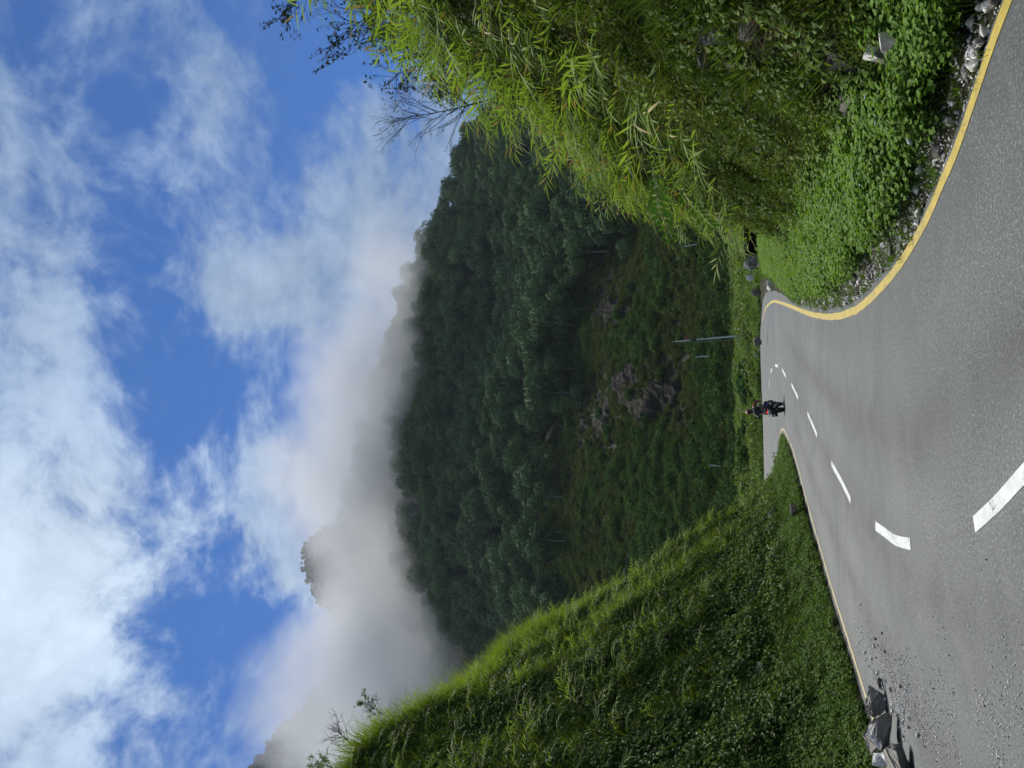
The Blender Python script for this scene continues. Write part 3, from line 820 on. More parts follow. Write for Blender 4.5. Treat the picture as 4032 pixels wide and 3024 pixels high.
do_scatter('verge_grass', P, blend_up(nn, .4), .7, 1.4, TUFT_GRASS)
P, nn, u, y = sample(right_surf, 1500, .01, .5, 4, 30, lambda u, y, P: np.clip((.55 - u / ftf(y)) * 5, 0, 1) * np.clip(patch(P, 2.2, 44) * 3 - 1.2, .0, 1))
do_scatter('gravel_grass', P, blend_up(nn, .4), .4, .9, TUFT_GRASS)

# valley floor beyond the bend ------------------------------------
m = 22000; x = RNG.uniform(-30, 34, m); y = 54 + 50 * RNG.random(m) ** 1.6
ok = (floor_z(x, y) > -.16) & ~((x > 10.9) & (x < 14.2) & (y < 60))
P = np.stack([x, y, floor_z(x, y)], -1)[ok]; up = np.tile([0, 0, 1.], (len(P), 1))
k = RNG.random(len(P)) < .5
do_scatter('meadow_grass', P[k], up[k], 1.6, 4.2, TUFT_GRASS)
do_scatter('meadow_weeds', P[~k], up[~k], 2.0, 5.0, LEAFY_GRASS)
k = (RNG.random(len(P)) < .10) & (P[:, 1] > 66)
do_scatter('meadow_herbs', P[k], up[k], 2.5, 5.5, LEAFY_UNDER)

# mountain --------------------------------------------------------
OUTC = [(2480, 1590, 150, 150, 34), (2290, 1660, 190, 60, 22), (2420, 1200, 150, 70, 22), (2640, 1560, 122, 60, 12)]
oc = [at(q[0], q[1], q[2]) for q in OUTC]


def scrub_d(s, a, P):
    w = np.interp(s, [0, .02, .24, .32, .42], [1, 1, 1, .5, 0])
    for p, q in zip(oc, OUTC):
        r = q[4] * .26; w = w * np.clip((np.hypot(P[:, 0] - p.x * P[:, 1] / p.y, P[:, 2] - p.z * P[:, 1] / p.y) / r) - .5, .42, 1)
    return w * np.clip(patch(P, .06, 91) * 3 - .8, .35, 1)


P, nn, u, y = sample(mount_surf, 20000, 0, .42, -.50, .36, scrub_d)
do_scatter('hillside_scrub', P, blend_up(nn, .6), .6, 2.0, SCRUB)
P, nn, u, y = sample(mount_surf, 3200, 0, .42, -.50, .36, scrub_d)
do_scatter('hillside_herbs', P, blend_up(nn, .6), 4, 9, TUFT_MOSS)
P, nn, u, y = sample(mount_surf, 700, 0, .05, -.42, .30)
do_scatter('foothill_bushes', P, blend_up(nn, .2), .8, 1.9, BUSH)

P, nn, u, y = sample(mount_surf, 2200, .02, .42, -.50, .36, lambda s, a, P: np.clip(patch(P, .045, 97) * 4 - 1.7, .03, 1) * np.clip(scrub_d(np.full_like(s, .02), a, P) * 2.2 - .75, .02, 1))
do_scatter('hillside_bushes', P, blend_up(nn, .3), .9, 2.4, BUSH)

# forest: the nearest trees one by one, the rest as one mass
CROWN = [crown_mesh('crown', 1500, 3.6, 9.0, TREE_LEAF, 40 + k) for k in range(6)]
CROWN_SRC = [src('crown', m) for m in CROWN]
b = MB(); b.tube([(0, 0, -1.5), (.1, 0, 1.5), (-.1, .1, 4), (.05, .1, 6.5)], [.22, .18, .13, .06], 6); TRUNK_ME = b.mesh('trunk', [BARK_PALE])
P, nn, u, a = sample(mount_surf, 2700, .20, 1.06, -.56, .45, lambda s, a, P: np.interp(s - .07 * np.sin(a * 7 + 2.2) , [.19, .26, .33, 1], [.0, .5, 1, .9]) * (.25 + np.clip(patch(P, .035, 95) * 3 - .7, 0, 1)))
up = blend_up(nn, .12); rot = frames(up, RNG.uniform(0, 6.283, len(P))); sc = RNG.uniform(.85, 1.9, len(P)) * np.interp(u, [.15, 1], [.85, 1.2]); var = RNG.integers(0, 6, len(P))
vis = np.where((np.abs(P[:, 0] / P[:, 1] + .03) < .42) & (P[:, 0] / P[:, 1] > -.30), 0, 1000)
order = np.argsort(np.linalg.norm(P, axis=1) / sc + vis)
TONES = ['dark green forest tree on the lower edge of the misty mountainside', 'dark green forest tree on the middle slope of the misty mountainside']
for n_, k in enumerate(order[:290]):
    e = empty('forest_tree', P[k].tolist(), rot[k].tolist()); e.scale = (float(sc[k]),) * 3
    link('crown', CROWN[var[k]], e); link('trunk', TRUNK_ME, e)
    tag(e, TONES[0] if u[k] < .40 else TONES[1], 'tree', 'forest trees on the mountainside')
r_ = order[290:]
scatter('forest', P[r_], rot[r_], sc[r_], var[r_], CROWN_SRC)
P, nn, u, a = sample(peak_surf, 3000, .35, 1.05, -.62, .0)
scatter('far_forest', P - [0, 0, 2.5], frames(blend_up(nn, .1), RNG.uniform(0, 6.283, len(P))), RNG.uniform(.5, .95, len(P)), RNG.integers(0, 6, len(P)), CROWN_SRC)


# ------------------------------------------------------------------ reeds, one by one
def add_reed(p, up, lean, s, v, parts, label, group):
    """lean: horizontal direction the reed arches towards"""
    z = Vector(up).normalized(); x = (Vector(lean) - z * Vector(lean).dot(z)).normalized(); yv = z.cross(x)
    rot = Matrix((x, yv, z)).transposed().to_euler()
    if parts:
        e = empty('reed_plant', p, rot); e.scale = (s, s, s); link('stem', reed_stem_me[v], e)
        for q, me in reed_leaf_me[v]: link('leaf', me, e, q)
    else: e = link('reed_plant', reed_single[v], None, p, rot, s)
    tag(e, label, 'reed', group)


def reeds(fn, n, u0, u1, y0, y1, dens, side, smin, smax, nind, npart, label, group, name):
    P, nn, u, y = sample(fn, n, u0, u1, y0, y1, dens)
    sc = RNG.uniform(smin, smax, len(P)); order = np.argsort(np.linalg.norm(P - np.array([0, 0, CAM_H]), axis=1) / sc)
    lean = np.stack([np.full(len(P), side) + RNG.normal(0, .45, len(P)), RNG.normal(-.25, .55, len(P)), np.zeros(len(P))], -1)
    up = blend_up(nn, .55) + RNG.normal(0, .12, (len(P), 3)); var = RNG.integers(0, 5, len(P))
    for c, k in enumerate(order[:nind]): add_reed(P[k].tolist(), up[k].tolist(), lean[k].tolist(), float(sc[k]), int(var[k]), c < npart, label, group)
    r = order[nind:]
    if len(r):
        upn = up[r] / np.linalg.norm(up[r], axis=1, keepdims=True); x = lean[r] - upn * (lean[r] * upn).sum(1, keepdims=True); x /= np.linalg.norm(x, axis=1, keepdims=True); yv = np.cross(upn, x)
        rot = np.stack([np.arctan2(yv[:, 2], upn[:, 2]), -np.arcsin(np.clip(x[:, 2], -1, 1)), np.arctan2(x[:, 1], x[:, 0])], -1)
        scatter(name, P[r], rot, sc[r], var[r], [src('reed', m) for m in reed_single])


reeds(right_surf, 1250, .38, 1.12, 8.5, 32, lambda u, y, P: np.interp(u - ftf(y), [.05, .22, .4], [.0, .45, 1]) * np.clip(patch(P, .6, 3) * 3 - .9, .12, 1) * np.interp(y, [8.5, 24, 32], [1, .8, .15]), -1.0, .80, 1.30, 150, 110,
      'bamboo-like reed with long narrow yellow-green leaves arching off the right bank', 'reeds on the right bank', 'bank_reeds')
reeds(left_surf, 1700, .30, 1.02, 15, 41, lambda u, y, P: np.interp(y, [33, 37, 41], [1, .35, .1]) * np.interp(u, [.30, .50, 1], [.15, 1, .9]) * np.clip(patch(P, .7, 77) * 3.4 - 1.2, .05, 1), 1.0, .50, .95, 150, 0,
      'small reed with pale narrow leaves on the steep left hillside', 'reeds on the left hill', 'hill_reeds')

# ------------------------------------------------------------------ rocks
def rock_mesh(name, m, sx, sy, sz, seed, npts=16, bev=.06, rough=.05, pts=None):
    rd = random.Random(seed); b = bmesh.new()
    for k in range(npts):
        v = Vector((rd.gauss(0, 1), rd.gauss(0, 1), rd.gauss(0, 1))).normalized() * rd.uniform(.8, 1.0)
        b.verts.new((v.x * sx / 2, v.y * sy / 2, v.z * sz / 2))
    r = bmesh.ops.convex_hull(b, input=b.verts[:])
    bmesh.ops.delete(b, geom=[g for g in r['geom_interior'] if isinstance(g, bmesh.types.BMVert)], context='VERTS')
    mn = min(sx, sy, sz)
    bmesh.ops.bevel(b, geom=b.edges[:], offset=mn * bev, segments=1, affect='EDGES')
    bmesh.ops.triangulate(b, faces=b.faces[:]); bmesh.ops.subdivide_edges(b, edges=b.edges[:], cuts=2 if mn > .2 else 1, use_grid_fill=True)
    for v in b.verts:
        n_ = (rd.random() - .5) * rough * mn; v.co += v.co.normalized() * n_
    me = bpy.data.meshes.new(name); b.to_mesh(me); b.free(); me.materials.append(m); return me


def boulder(px, py, z, dims, m, seed, label, yaw=0., cat='boulder', name='boulder', tilt=0., sink=.12, **kw):
    p = gnd(px, py, z)
    o = link(name, rock_mesh(name, m, *dims, seed, **kw), None, (p.x, p.y, z + dims[2] * (.5 - sink)), (tilt, 0, yaw)); tag(o, label, cat); return o


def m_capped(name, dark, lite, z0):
    """rock whose colour turns pale towards the top, with a noisy edge"""
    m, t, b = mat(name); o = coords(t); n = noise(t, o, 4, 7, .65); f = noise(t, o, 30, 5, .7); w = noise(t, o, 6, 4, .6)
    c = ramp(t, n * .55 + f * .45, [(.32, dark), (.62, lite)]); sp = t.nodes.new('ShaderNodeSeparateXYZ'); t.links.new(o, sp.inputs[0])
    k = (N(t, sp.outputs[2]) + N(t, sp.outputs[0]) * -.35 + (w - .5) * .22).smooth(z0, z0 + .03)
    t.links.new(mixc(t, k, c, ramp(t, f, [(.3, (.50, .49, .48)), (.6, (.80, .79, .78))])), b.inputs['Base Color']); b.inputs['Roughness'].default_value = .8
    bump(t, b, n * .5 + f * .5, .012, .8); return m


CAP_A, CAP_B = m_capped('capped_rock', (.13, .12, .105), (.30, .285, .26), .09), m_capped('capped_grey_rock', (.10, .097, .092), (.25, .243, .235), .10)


def hit(fn, px, py, u0, u1, y0, y1):
    """nearest point of a surface seen at a picture position"""
    U, Yg = np.meshgrid(np.linspace(u0, u1, 260), np.linspace(y0, y1, 420)); P = fn(U, Yg).reshape(-1, 3) - np.array([0, 0, CAM_H])
    dep = P @ np.array(FW); ix = 2016 - P @ np.array(UP) / dep * FPX; iy = 1512 - P @ np.array(RT) / dep * FPX
    d = np.hypot(ix - px, iy - py); k = np.where(d < max(d.min() * 1.5, 14))[0]; k = k[np.argmin(dep[k])]
    return Vector(P[k]) + Vector((0, 0, CAM_H))


ROCK_MID = m_rock('mid_grey_rock', (.13, .125, .115), (.32, .31, .285), bd=.01)
boulder(3486, 2768, 0, (.50, .42, .34), ROCK_MID, 6, 'dark boulder with one black smooth face, farthest in the left rock pile', .9, npts=15, bev=.03, rough=.09)
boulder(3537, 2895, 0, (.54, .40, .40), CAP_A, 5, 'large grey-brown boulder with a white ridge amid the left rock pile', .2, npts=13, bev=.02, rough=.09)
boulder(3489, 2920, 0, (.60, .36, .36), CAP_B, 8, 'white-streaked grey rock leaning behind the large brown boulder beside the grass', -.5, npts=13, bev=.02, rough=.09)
boulder(3544, 2975, 0, (.36, .30, .28), ROCK_DARK, 12, 'reddish dark rock wedged between two pale boulders in the left rock pile', 1.1, npts=13, bev=.03)
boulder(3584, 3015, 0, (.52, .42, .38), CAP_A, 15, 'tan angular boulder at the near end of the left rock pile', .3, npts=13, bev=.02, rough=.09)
boulder(3509, 3005, 0, (.34, .30, .30), ROCK_WHITE, 19, 'small white and grey banded rock against the grass behind the tan boulder', .9, npts=11, bev=.03)
boulder(3470, 2915, .05, (.30, .24, .16), ROCK_WHITE, 22, 'flat pale rock half hidden in the grass behind the left rock pile', .1)
boulder(3476, 2690, 0, (.17, .14, .11), ROCK_DARK, 24, 'small dark stone touching the far side of the darkest boulder', .4, cat='stone', name='stone')
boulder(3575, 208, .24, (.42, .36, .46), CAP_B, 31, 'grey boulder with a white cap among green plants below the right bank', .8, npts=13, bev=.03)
boulder(3520, 165, .60, (.20, .18, .20), ROCK_WHITE, 33, 'white pointed stone on top of the grey boulder below the right bank', .2, npts=10, bev=.03)
boulder(3600, 155, .26, (.24, .22, .30), ROCK_WHITE, 34, 'white stone at the right side of the grey boulder among the plants', .9, npts=11, bev=.03)
boulder(3575, 8, .26, (.40, .36, .40), ROCK_BROWN, 36, 'brownish boulder at the top right edge of the picture beside the roadside plants', .8)
for k, (px, py, w, h, lab) in enumerate([(3380, 400, .9, .55, 'dark wet rock face in the hollow right of the dead straw'), (3350, 230, .7, .5, 'dark brown rock in the hollow beside the grey boulder with the white cap'), (2830, 120, .6, .5, 'dark rock showing through the grass high on the right bank near the picture edge'),
                                         (2960, 90, .5, .4, 'dark jagged rock in the right bank below the highest dark rock'), (2900, 230, .45, .3, 'flat dark rock among the reeds on the right bank'), (2780, 200, .5, .35, 'smooth dark rock just under the reeds of the right bank'),
                                         (3100, 60, .4, .3, 'grey rock bedded in grass above the roadside plants at the picture edge'), (2990, 560, .4, .22, 'narrow dark rock in the grass of the right bank middle'), (2510, 500, .5, .35, 'brown rock behind the reeds in the middle of the right bank')]):
    p = hit(right_surf, px, py, .15, 1.05, 5, 34); o = link('rock', rock_mesh('rock', [ROCK_DARK, ROCK_DARK, ROCK_GREY][k % 3] if k > 1 else ROCK_DARK, .5, w, h, 400 + k, 14, .03), None, p, (0, .4, .2 * k)); tag(o, lab, 'rock')
for k, (px, py, w, lab) in enumerate([(2920, 2520, .9, 'grey rock showing through the middle of the left hillside'), (3040, 2210, .8, 'pale broken rock low on the far end of the left hillside'), (2980, 2330, .7, 'dark rock in the undergrowth low on the left hillside'),
                                      (2990, 2640, .7, 'dark smooth rock below the grey rock on the left hillside'), (3070, 2810, .6, 'small grey rock above the verge of the left hillside'), (2650, 2250, .9, 'dark bare rock near the lower crest of the left hillside'),
                                      (2780, 2400, .8, 'dark bare rock in the upper middle of the left hillside'), (3040, 2020, .7, 'dark rock at the far low corner of the left hillside')]):
    p = hit(left_surf, px, py, .15, 1.0, 14, 47); o = link('rock', rock_mesh('rock', [ROCK_GREY, ROCK_GREY, ROCK_DARK][k % 3], .6, w, w * .7, 430 + k, 14, .03), None, p, (0, -.5, .3 * k)); tag(o, lab, 'rock')
boulder(2990, 1038, .35, (.9, .7, 1.15), ROCK_GREY, 41, 'rounded grey-white boulder standing in the grass near the dark culvert', .3, sink=.05)
boulder(2975, 1093, .35, (.55, .4, .85), ROCK_WHITE, 43, 'bright white upright stone left of the rounded boulder by the culvert', .1, cat='stone', name='stone', sink=.05)
boulder(3046, 1110, .35, (.38, .30, .34), ROCK_WHITE, 45, 'white stone in the grass just beyond the outer corner of the bend', .1, cat='stone', name='stone')
boulder(3047, 1133, .35, (.36, .30, .34), ROCK_WHITE, 46, 'white stone nearest the outer corner of the bend', .5, cat='stone', name='stone')
boulder(3125, 1120, .1, (.30, .26, .22), ROCK_BROWN, 47, 'small tan stone in the grass right of the bend', .5, cat='stone', name='stone')
boulder(3058, 985, .1, (.45, .4, .4), ROCK_GREY, 48, 'grey stone in the grass between culvert and bend', .5, cat='stone', name='stone')
boulder(3060, 905, .1, (.3, .3, .3), ROCK_WHITE, 49, 'small white stone in the grass under the foot of the right bank', .5, cat='stone', name='stone')
boulder(2995, 1150, .35, (.6, .5, .7), ROCK_BROWN, 50, 'brown tilted stone at the road edge on the outside of the bend', .7, cat='stone', name='stone')
boulder(2998, 1345, .35, (.9, .6, .6), ROCK_BROWN, 51, 'brown rounded stone in the grass below the tall pole', .7, cat='stone', name='stone')
boulder(3140, 2010, .25, (.75, .35, .32), ROCK_BROWN, 52, 'grey-brown stone slab lying on the left verge near the bend', 1.3, cat='stone', name='stone')
for k, (px, py, s) in enumerate([(3120, 1830, .22), (3135, 1865, .20), (3150, 1890, .26), (3160, 1915, .20), (3172, 1975, .16), (3100, 1760, .14)]):
    boulder(px - 4, py + 6, .0, (s * 1.3, s, s * .9), [ROCK_GREY, ROCK_BROWN][k % 2], 60 + k, 'small grey stone lying along the inner road edge at the grass tongue', k, cat='stone', name='stone').__setitem__('group', 'stones along the inner road edge')
# stones of the right gravel strip, one by one
STONES = [rock_mesh('stone', [PEBBLE, ROCK_GREY, ROCK_WHITE, ROCK_BROWN][k % 4], 1, .8, .62, 80 + k, 13) for k in range(8)]
P, nn, u, y = sample(right_surf, 230, .02, .30, 5.0, 24, lambda u, y, P: np.clip((.42 - u / ftf(y)) * 6, 0, 1) * np.interp(y, [5, 10, 24], [1, .8, .25]))
for k in range(len(P)):
    s = float(RNG.uniform(.04, .17)); o = link('stone', STONES[k % 8], None, (P[k] + [0, 0, s * .15]).tolist(), (RNG.uniform(-.3, .3), RNG.uniform(-.3, .3), RNG.uniform(0, 6)), s)
    tag(o, 'grey or white stone lying on the gravel strip beside the right yellow line', 'stone', 'stones on the right gravel strip')
PEB_SRC = [src('pebble', rock_mesh('pebble', m_, 1, .8, .6, 95 + k, 9, .05)) for k, m_ in enumerate([PEBBLE, PEBBLE, PEBBLE, PEBBLE, ROCK_GREY])]
P, nn, u, y = sample(right_surf, 13000, .005, .34, 4.5, 30, lambda u, y, P: np.clip((.50 - u / ftf(y)) * 5, 0, 1))
do_scatter('gravel', P + [0, 0, .004], blend_up(nn, .3), .012, .05, PEB_SRC)
EARTH_STRIP = None
# gravel spilled over the left lane around the rock pile
m = 5600; c0 = gnd(3560, 2960); dirv = (gnd(3330, 2480) - c0).normalized(); perp = Vector((dirv.y, -dirv.x, 0))
tt = np.concatenate([RNG.beta(1.3, 2.6, m // 2) * 5.2 - .6, RNG.uniform(-5.5, .6, m - m // 2)])
ww = np.interp(tt, [-5.5, -1.5, 0, 2, 4.5], [2.0, .75, .50, .30, .10]) + np.abs(RNG.normal(0, 1, m)) * RNG.choice([-.35, 1, 1], m) * np.interp(tt, [-5.5, -1.5, 0, 2, 4.5], [.55, .42, .34, .30, .22])
P = np.stack([c0.x + dirv.x * tt + perp.x * ww, c0.y + dirv.y * tt + perp.y * ww, np.full(m, .006)], -1)
k = (P[:, 0] > np.interp(P[:, 1], _inn[:, 1], _inn[:, 0]) + .05) & (fbm(P[:, 0] * 2.2, P[:, 1] * 2.2, 5, 3) > .42)
P = P[k]; do_scatter('loose_gravel', P, np.tile([0, 0, 1.], (len(P), 1)) + RNG.normal(0, .2, (len(P), 3)), .007, .028, PEB_SRC)
k = 0
while k < 46:
    t_ = random.uniform(-1.6, 3.6); w_ = abs(random.gauss(0, .45)) + .15; p = c0 + dirv * t_ + perp * w_; s = random.uniform(.035, .095)
    o = link('stone', STONES[k % 8], None, (p.x, p.y, s * .22), (0, 0, random.uniform(0, 6)), s); k += 1
    tag(o, 'broken stone fragment lying on the asphalt around the left rock pile', 'stone', 'stone fragments on the left lane')

# cliffs and outcrops on the lower mountainside
for k, (px, py, Yd, w, h) in enumerate(OUTC):
    p = at(px, py, Yd); a0 = p.x / Yd; W = [175, 55, 80, 60, 50, 60][k] / FPX; el0 = p.z / Yd; He = [155, 65, 85, 50, 70, 75][k] / FPX
    sv = np.linspace(.0, .5, 400); S = mount_surf(sv, np.full(400, a0)); ev = S[:, 2] / S[:, 1]
    s_lo, s_hi = np.interp(el0 - He, ev, sv), np.interp(el0 + He, ev, sv)
    n_ = 56; sg, ag = np.meshgrid(np.linspace(s_lo, s_hi, n_), np.linspace(a0 - W, a0 + W, n_), indexing='ij'); P = mount_surf(sg, ag)
    q = ((sg - (s_lo + s_hi) / 2) / ((s_hi - s_lo) / 2)) ** 2 + ((ag - a0) / W) ** 2
    mk = .55 - q + (fbm(P[..., 0] * .16 + 9 * k, P[..., 2] * .16, 301 + k, 4) - .5) * 3.4
    slab = np.floor(fbm(P[..., 0] * .22 + P[..., 2] * .16, P[..., 2] * .30, 311 + k, 3) * 7) / 7
    off = np.clip(mk, -.6, .35) * 2.6 + slab * 2.4 + (fbm(P[..., 0] * .8, P[..., 2] * .8, 321, 3) - .5) * 1.6
    P = P + off[..., None] * np.array([0, -.80, .45]) + np.array([0, 0, -.4])
    idx = np.arange(n_ * n_).reshape(n_, n_); F = np.stack([idx[:-1, :-1], idx[:-1, 1:], idx[1:, 1:], idx[1:, :-1]], -1).reshape(-1, 4)
    F = F[(mk.ravel()[F] > -.45).all(1)]
    me = new_mesh('rock_outcrop', P.reshape(-1, 3).tolist(), F.tolist(), ROCK_CLIFF); o = link('rock_outcrop', me)
    tag(o, ['large bare grey cliff with white veins in the scrub behind the motorcyclist', 'pointed dark rock face above and left of the large grey cliff', 'dark rock patch on the scrubby slope right of the tall pole',
            'low dark rock patch above the bushes behind the motorcyclist', ][k], 'cliff')

# ------------------------------------------------------------------ trees with thin crowns
def thin_tree(base, tip, seed, label, r0=.05, nbr=16, leaf=.07, leaves=260, m=THIN_LEAF, group=None, spreadk=.42, name='bare_tree', blen=.42):
    rd = random.Random(seed); base, tip = Vector(base), Vector(tip); d = tip - base; L = d.length; dn = d.normalized()
    a = dn.cross(Vector((0, 1, 0))).normalized(); c = dn.cross(a); tr = MB(); lv = MB()
    pts = [base + d * f + a * math.sin(f * 3 + seed) * L * .025 + c * math.sin(f * 4 + seed * 2) * L * .03 for f in [i / 9 for i in range(10)]]
    tr.tube(pts, [r0 * (1 - .9 * i / 9) for i in range(10)], 6); twigs = []
    def branch(p, dirn, ln, r, depth):
        q = p.copy(); dd = dirn.copy(); ps = [q.copy()]; n = 5
        for i in range(n):
            dd = (dd + Vector((rd.gauss(0, .12), rd.gauss(0, .12), rd.gauss(0, .10) + .03))).normalized(); q = q + dd * ln / n; ps.append(q.copy())
        tr.tube(ps, [r * (1 - .75 * i / n) for i in range(n + 1)], 4 if depth else 5, 0, False)
        if depth < 2:
            for j in range(rd.randint(3, 5)):
                f = rd.uniform(.3, .98); i = min(int(f * n), n - 1); pp = ps[i].lerp(ps[i + 1], f * n - i); t_ = (ps[i + 1] - ps[i]).normalized()
                nd = (t_ + Vector((rd.gauss(0, 1), rd.gauss(0, 1), rd.gauss(0, 1))).normalized() * rd.uniform(.5, .9)).normalized()
                branch(pp, nd, ln * rd.uniform(.35, .6), r * .5, depth + 1)
        if depth: twigs.append(ps)
    for k in range(nbr):
        f = rd.uniform(.35, .98); i = min(int(f * 9), 8); p = pts[i].lerp(pts[i + 1], f * 9 - i)
        v = Vector((rd.gauss(0, 1), rd.gauss(0, 1), rd.gauss(0, 1))).normalized(); v = (dn * .75 + (v - dn * v.dot(dn)) * .9).normalized()
        branch(p, v, L * blen * (1.15 - f * .7) * rd.uniform(.6, 1.1), r0 * (1.1 - f) * .45 + .004, 0)
    for k in range(leaves):
        ps = rd.choice(twigs); f = rd.random() ** .6; i = min(int(f * (len(ps) - 1)), len(ps) - 2); p = ps[i].lerp(ps[i + 1], rd.random())
        v = Vector((rd.gauss(0, 1), rd.gauss(0, 1), rd.gauss(0, .7) - .5)).normalized(); s = v.cross(Vector((rd.gauss(0, 1), rd.gauss(0, 1), rd.gauss(0, 1)))).normalized()
        l = leaf * rd.uniform(.6, 1.3); lv.leafquad(p, v, s, l, l * .42)
    e = empty(name, base); tag(e, label, 'tree', group)
    o = tr.build('trunk', [BARK], e, -base, smooth=True); o2 = lv.build('foliage', [m], e, -base); o2['kind'] = 'stuff'
    return e


thin_tree(at(2060, 345, 16.5), at(1540, 480, 15.5), 1, 'nearly bare tree leaning left against the sky, lowest and leftmost above the right bank', .022, 30, .045, 150, blen=.48)
thin_tree(at(1900, 120, 15.5), at(1540, 330, 14.5), 2, 'thin tree with scattered dark leaves in the middle of the row above the right bank', .022, 26, .085, 300, blen=.46)
thin_tree(at(1680, -60, 14.5), at(1290, 190, 13.5), 3, 'slender tree with a bare diagonal trunk and leaf clusters high above the right bank', .026, 24, .09, 300, blen=.46)
thin_tree(at(1350, -220, 14), at(1110, 50, 13.2), 4, 'overhanging branch tree with dark leaves at the upper right corner of the sky', .026, 20, .07, 300, blen=.46)
thin_tree(at(1760, -60, 16.5), at(1480, 90, 16), 5, 'bushy feathery tree with pale green fine leaves at the top of the right bank', .028, 40, .075, 4200, FEATHER_LEAF, blen=.62)
thin_tree(at(1980, 250, 18), at(1730, 330, 17.5), 6, 'feathery small tree with fine green leaves behind the bare tree on the right bank', .024, 34, .07, 2200, FEATHER_LEAF, blen=.62)
thin_tree(at(1455, 2975, 23.5), at(1285, 2850, 23.5), 7, 'small bare tree with pale twigs on the crest of the left hill', .03, 16, .05, 60, THIN_LEAF, blen=.5)
thin_tree(at(1370, 3050, 22.5), at(1240, 3000, 22.5), 8, 'small leafy tree at the left edge of the crest of the left hill', .03, 16, .09, 420, UNDER, blen=.5)
thin_tree(at(1560, 2850, 25), at(1430, 2760, 25), 9, 'small feathery shrub tree below the bare tree on the left hill crest', .025, 16, .08, 500, UNDER, blen=.5)
# long dark stems on the bank
for k, (p0, p1, Y0, Y1, lab) in enumerate([((2330, 500), (2030, 590), 17.5, 17, 'thin dark twiggy stem slanting across the lower crest of the right bank'), ((2500, 270), (2000, 400), 15, 14.5, 'long dark branch slanting across the middle of the right bank'),
                                           ((2640, 380), (2320, 520), 15.5, 15, 'dark leafless stem in the reeds below the long dark branch')]):
    thin_tree(at(*p0, Y0), at(*p1, Y1), 20 + k, lab, .014, 7, .05, 30, THIN_LEAF, name='dry_stem', blen=.22)
for k, (p0, p1, Y0, lab) in enumerate([((2350, 2850), (2270, 2600), 24, 'thin dark branch lying across the middle of the left hillside'), ((1700, 2990), (1600, 2790), 23, 'dark bent stem high on the left hillside below the crest'),
                                       ((2760, 2100), (2680, 2060), 41, 'short dark stem near the low end of the left hill crest')]):
    thin_tree(at(*p0, Y0), at(*p1, Y0 + .2), 30 + k, lab, .016, 6, .06, 30, UNDER, name='dry_stem', blen=.22)


# shrub with two feathered leaves hanging out over the bank
def pinnate(name, root, tip, label, seed, n=11):
    rd = random.Random(seed); root, tip = Vector(root), Vector(tip); e = empty(name, root); tag(e, label, 'shrub')
    d = tip - root; L = d.length; dn = d.normalized(); side0 = dn.cross(Vector((0, 1, .3))).normalized(); nrm = side0.cross(dn)
    pts = [d * f + Vector((0, 0, .10 * math.sin(f * math.pi) * L)) for f in [i / 8 for i in range(9)]]
    b = MB(); b.tube(pts, [.008 - .0006 * i for i in range(9)], 5); b.build('stem', [REED_STEM], e)
    for k in range(n):
        f = .30 + .70 * k / (n - 1); i = min(int(f * 8), 7); q = pts[i].lerp(pts[i + 1], f * 8 - i)
        for sgn in (-1, 1):
            dd = (side0 * sgn * .85 + dn * .55 + Vector((0, 0, -.15)) + nrm * rd.uniform(-.25, .25)).normalized(); s = dd.cross(nrm).normalized(); l = L * .15 * (1.1 - abs(f - .6)) * rd.uniform(.85, 1.15); w = l * .36
            b = MB(); V = [Vector(), dd * l * .3 - s * w * .5, dd * l * .7 - s * w * .45, dd * l, dd * l * .7 + s * w * .45, dd * l * .3 + s * w * .5, dd * l * .5 - nrm * l * .05]
            b.add(V, [(0, 1, 6), (1, 2, 6), (2, 3, 6), (3, 4, 6), (4, 5, 6), (5, 0, 6)]); b.build('leaflet', [SHRUB], e, q)


pinnate('feathered_shrub', at(2600, 600, 15.5), at(2645, 935, 15), 'dark green feathered leaf frond hanging level from the right bank, the left one of two', 1)
pinnate('feathered_shrub', at(2660, 650, 15.8), at(2800, 885, 15.3), 'dark green feathered leaf frond drooping low over the right bank, lower of two', 2)

# weed plants and flowers singled out on the right verge
P, nn, u, y = sample(right_surf, 70, .05, .3, 6, 13, verge_d)
for k in range(len(P)):
    tag(link('weed_plant', WEED_ME[k % 4], None, P[k].tolist(), (0, 0, RNG.uniform(0, 6)), float(RNG.uniform(1.0, 1.4))), 'low broad-leaved green plant in the dense roadside patch on the right', 'plant', 'broad-leaved plants on the right verge')
b = MB()
P, nn, u, y = sample(right_surf, 60, .05, .5, 6, 24, verge_d)
for p in P:
    c = Vector(p) + Vector((0, 0, random.uniform(.28, .38)))
    for j in range(5):
        an = j * 1.2566; d = Vector((math.cos(an) * .8, math.sin(an) * .8, .5)); b.leafquad(c, d, d.cross(Vector((0, 0, 1))), .022, .018)
tag(b.build('small_flowers', [FLOWER]), kind='stuff')
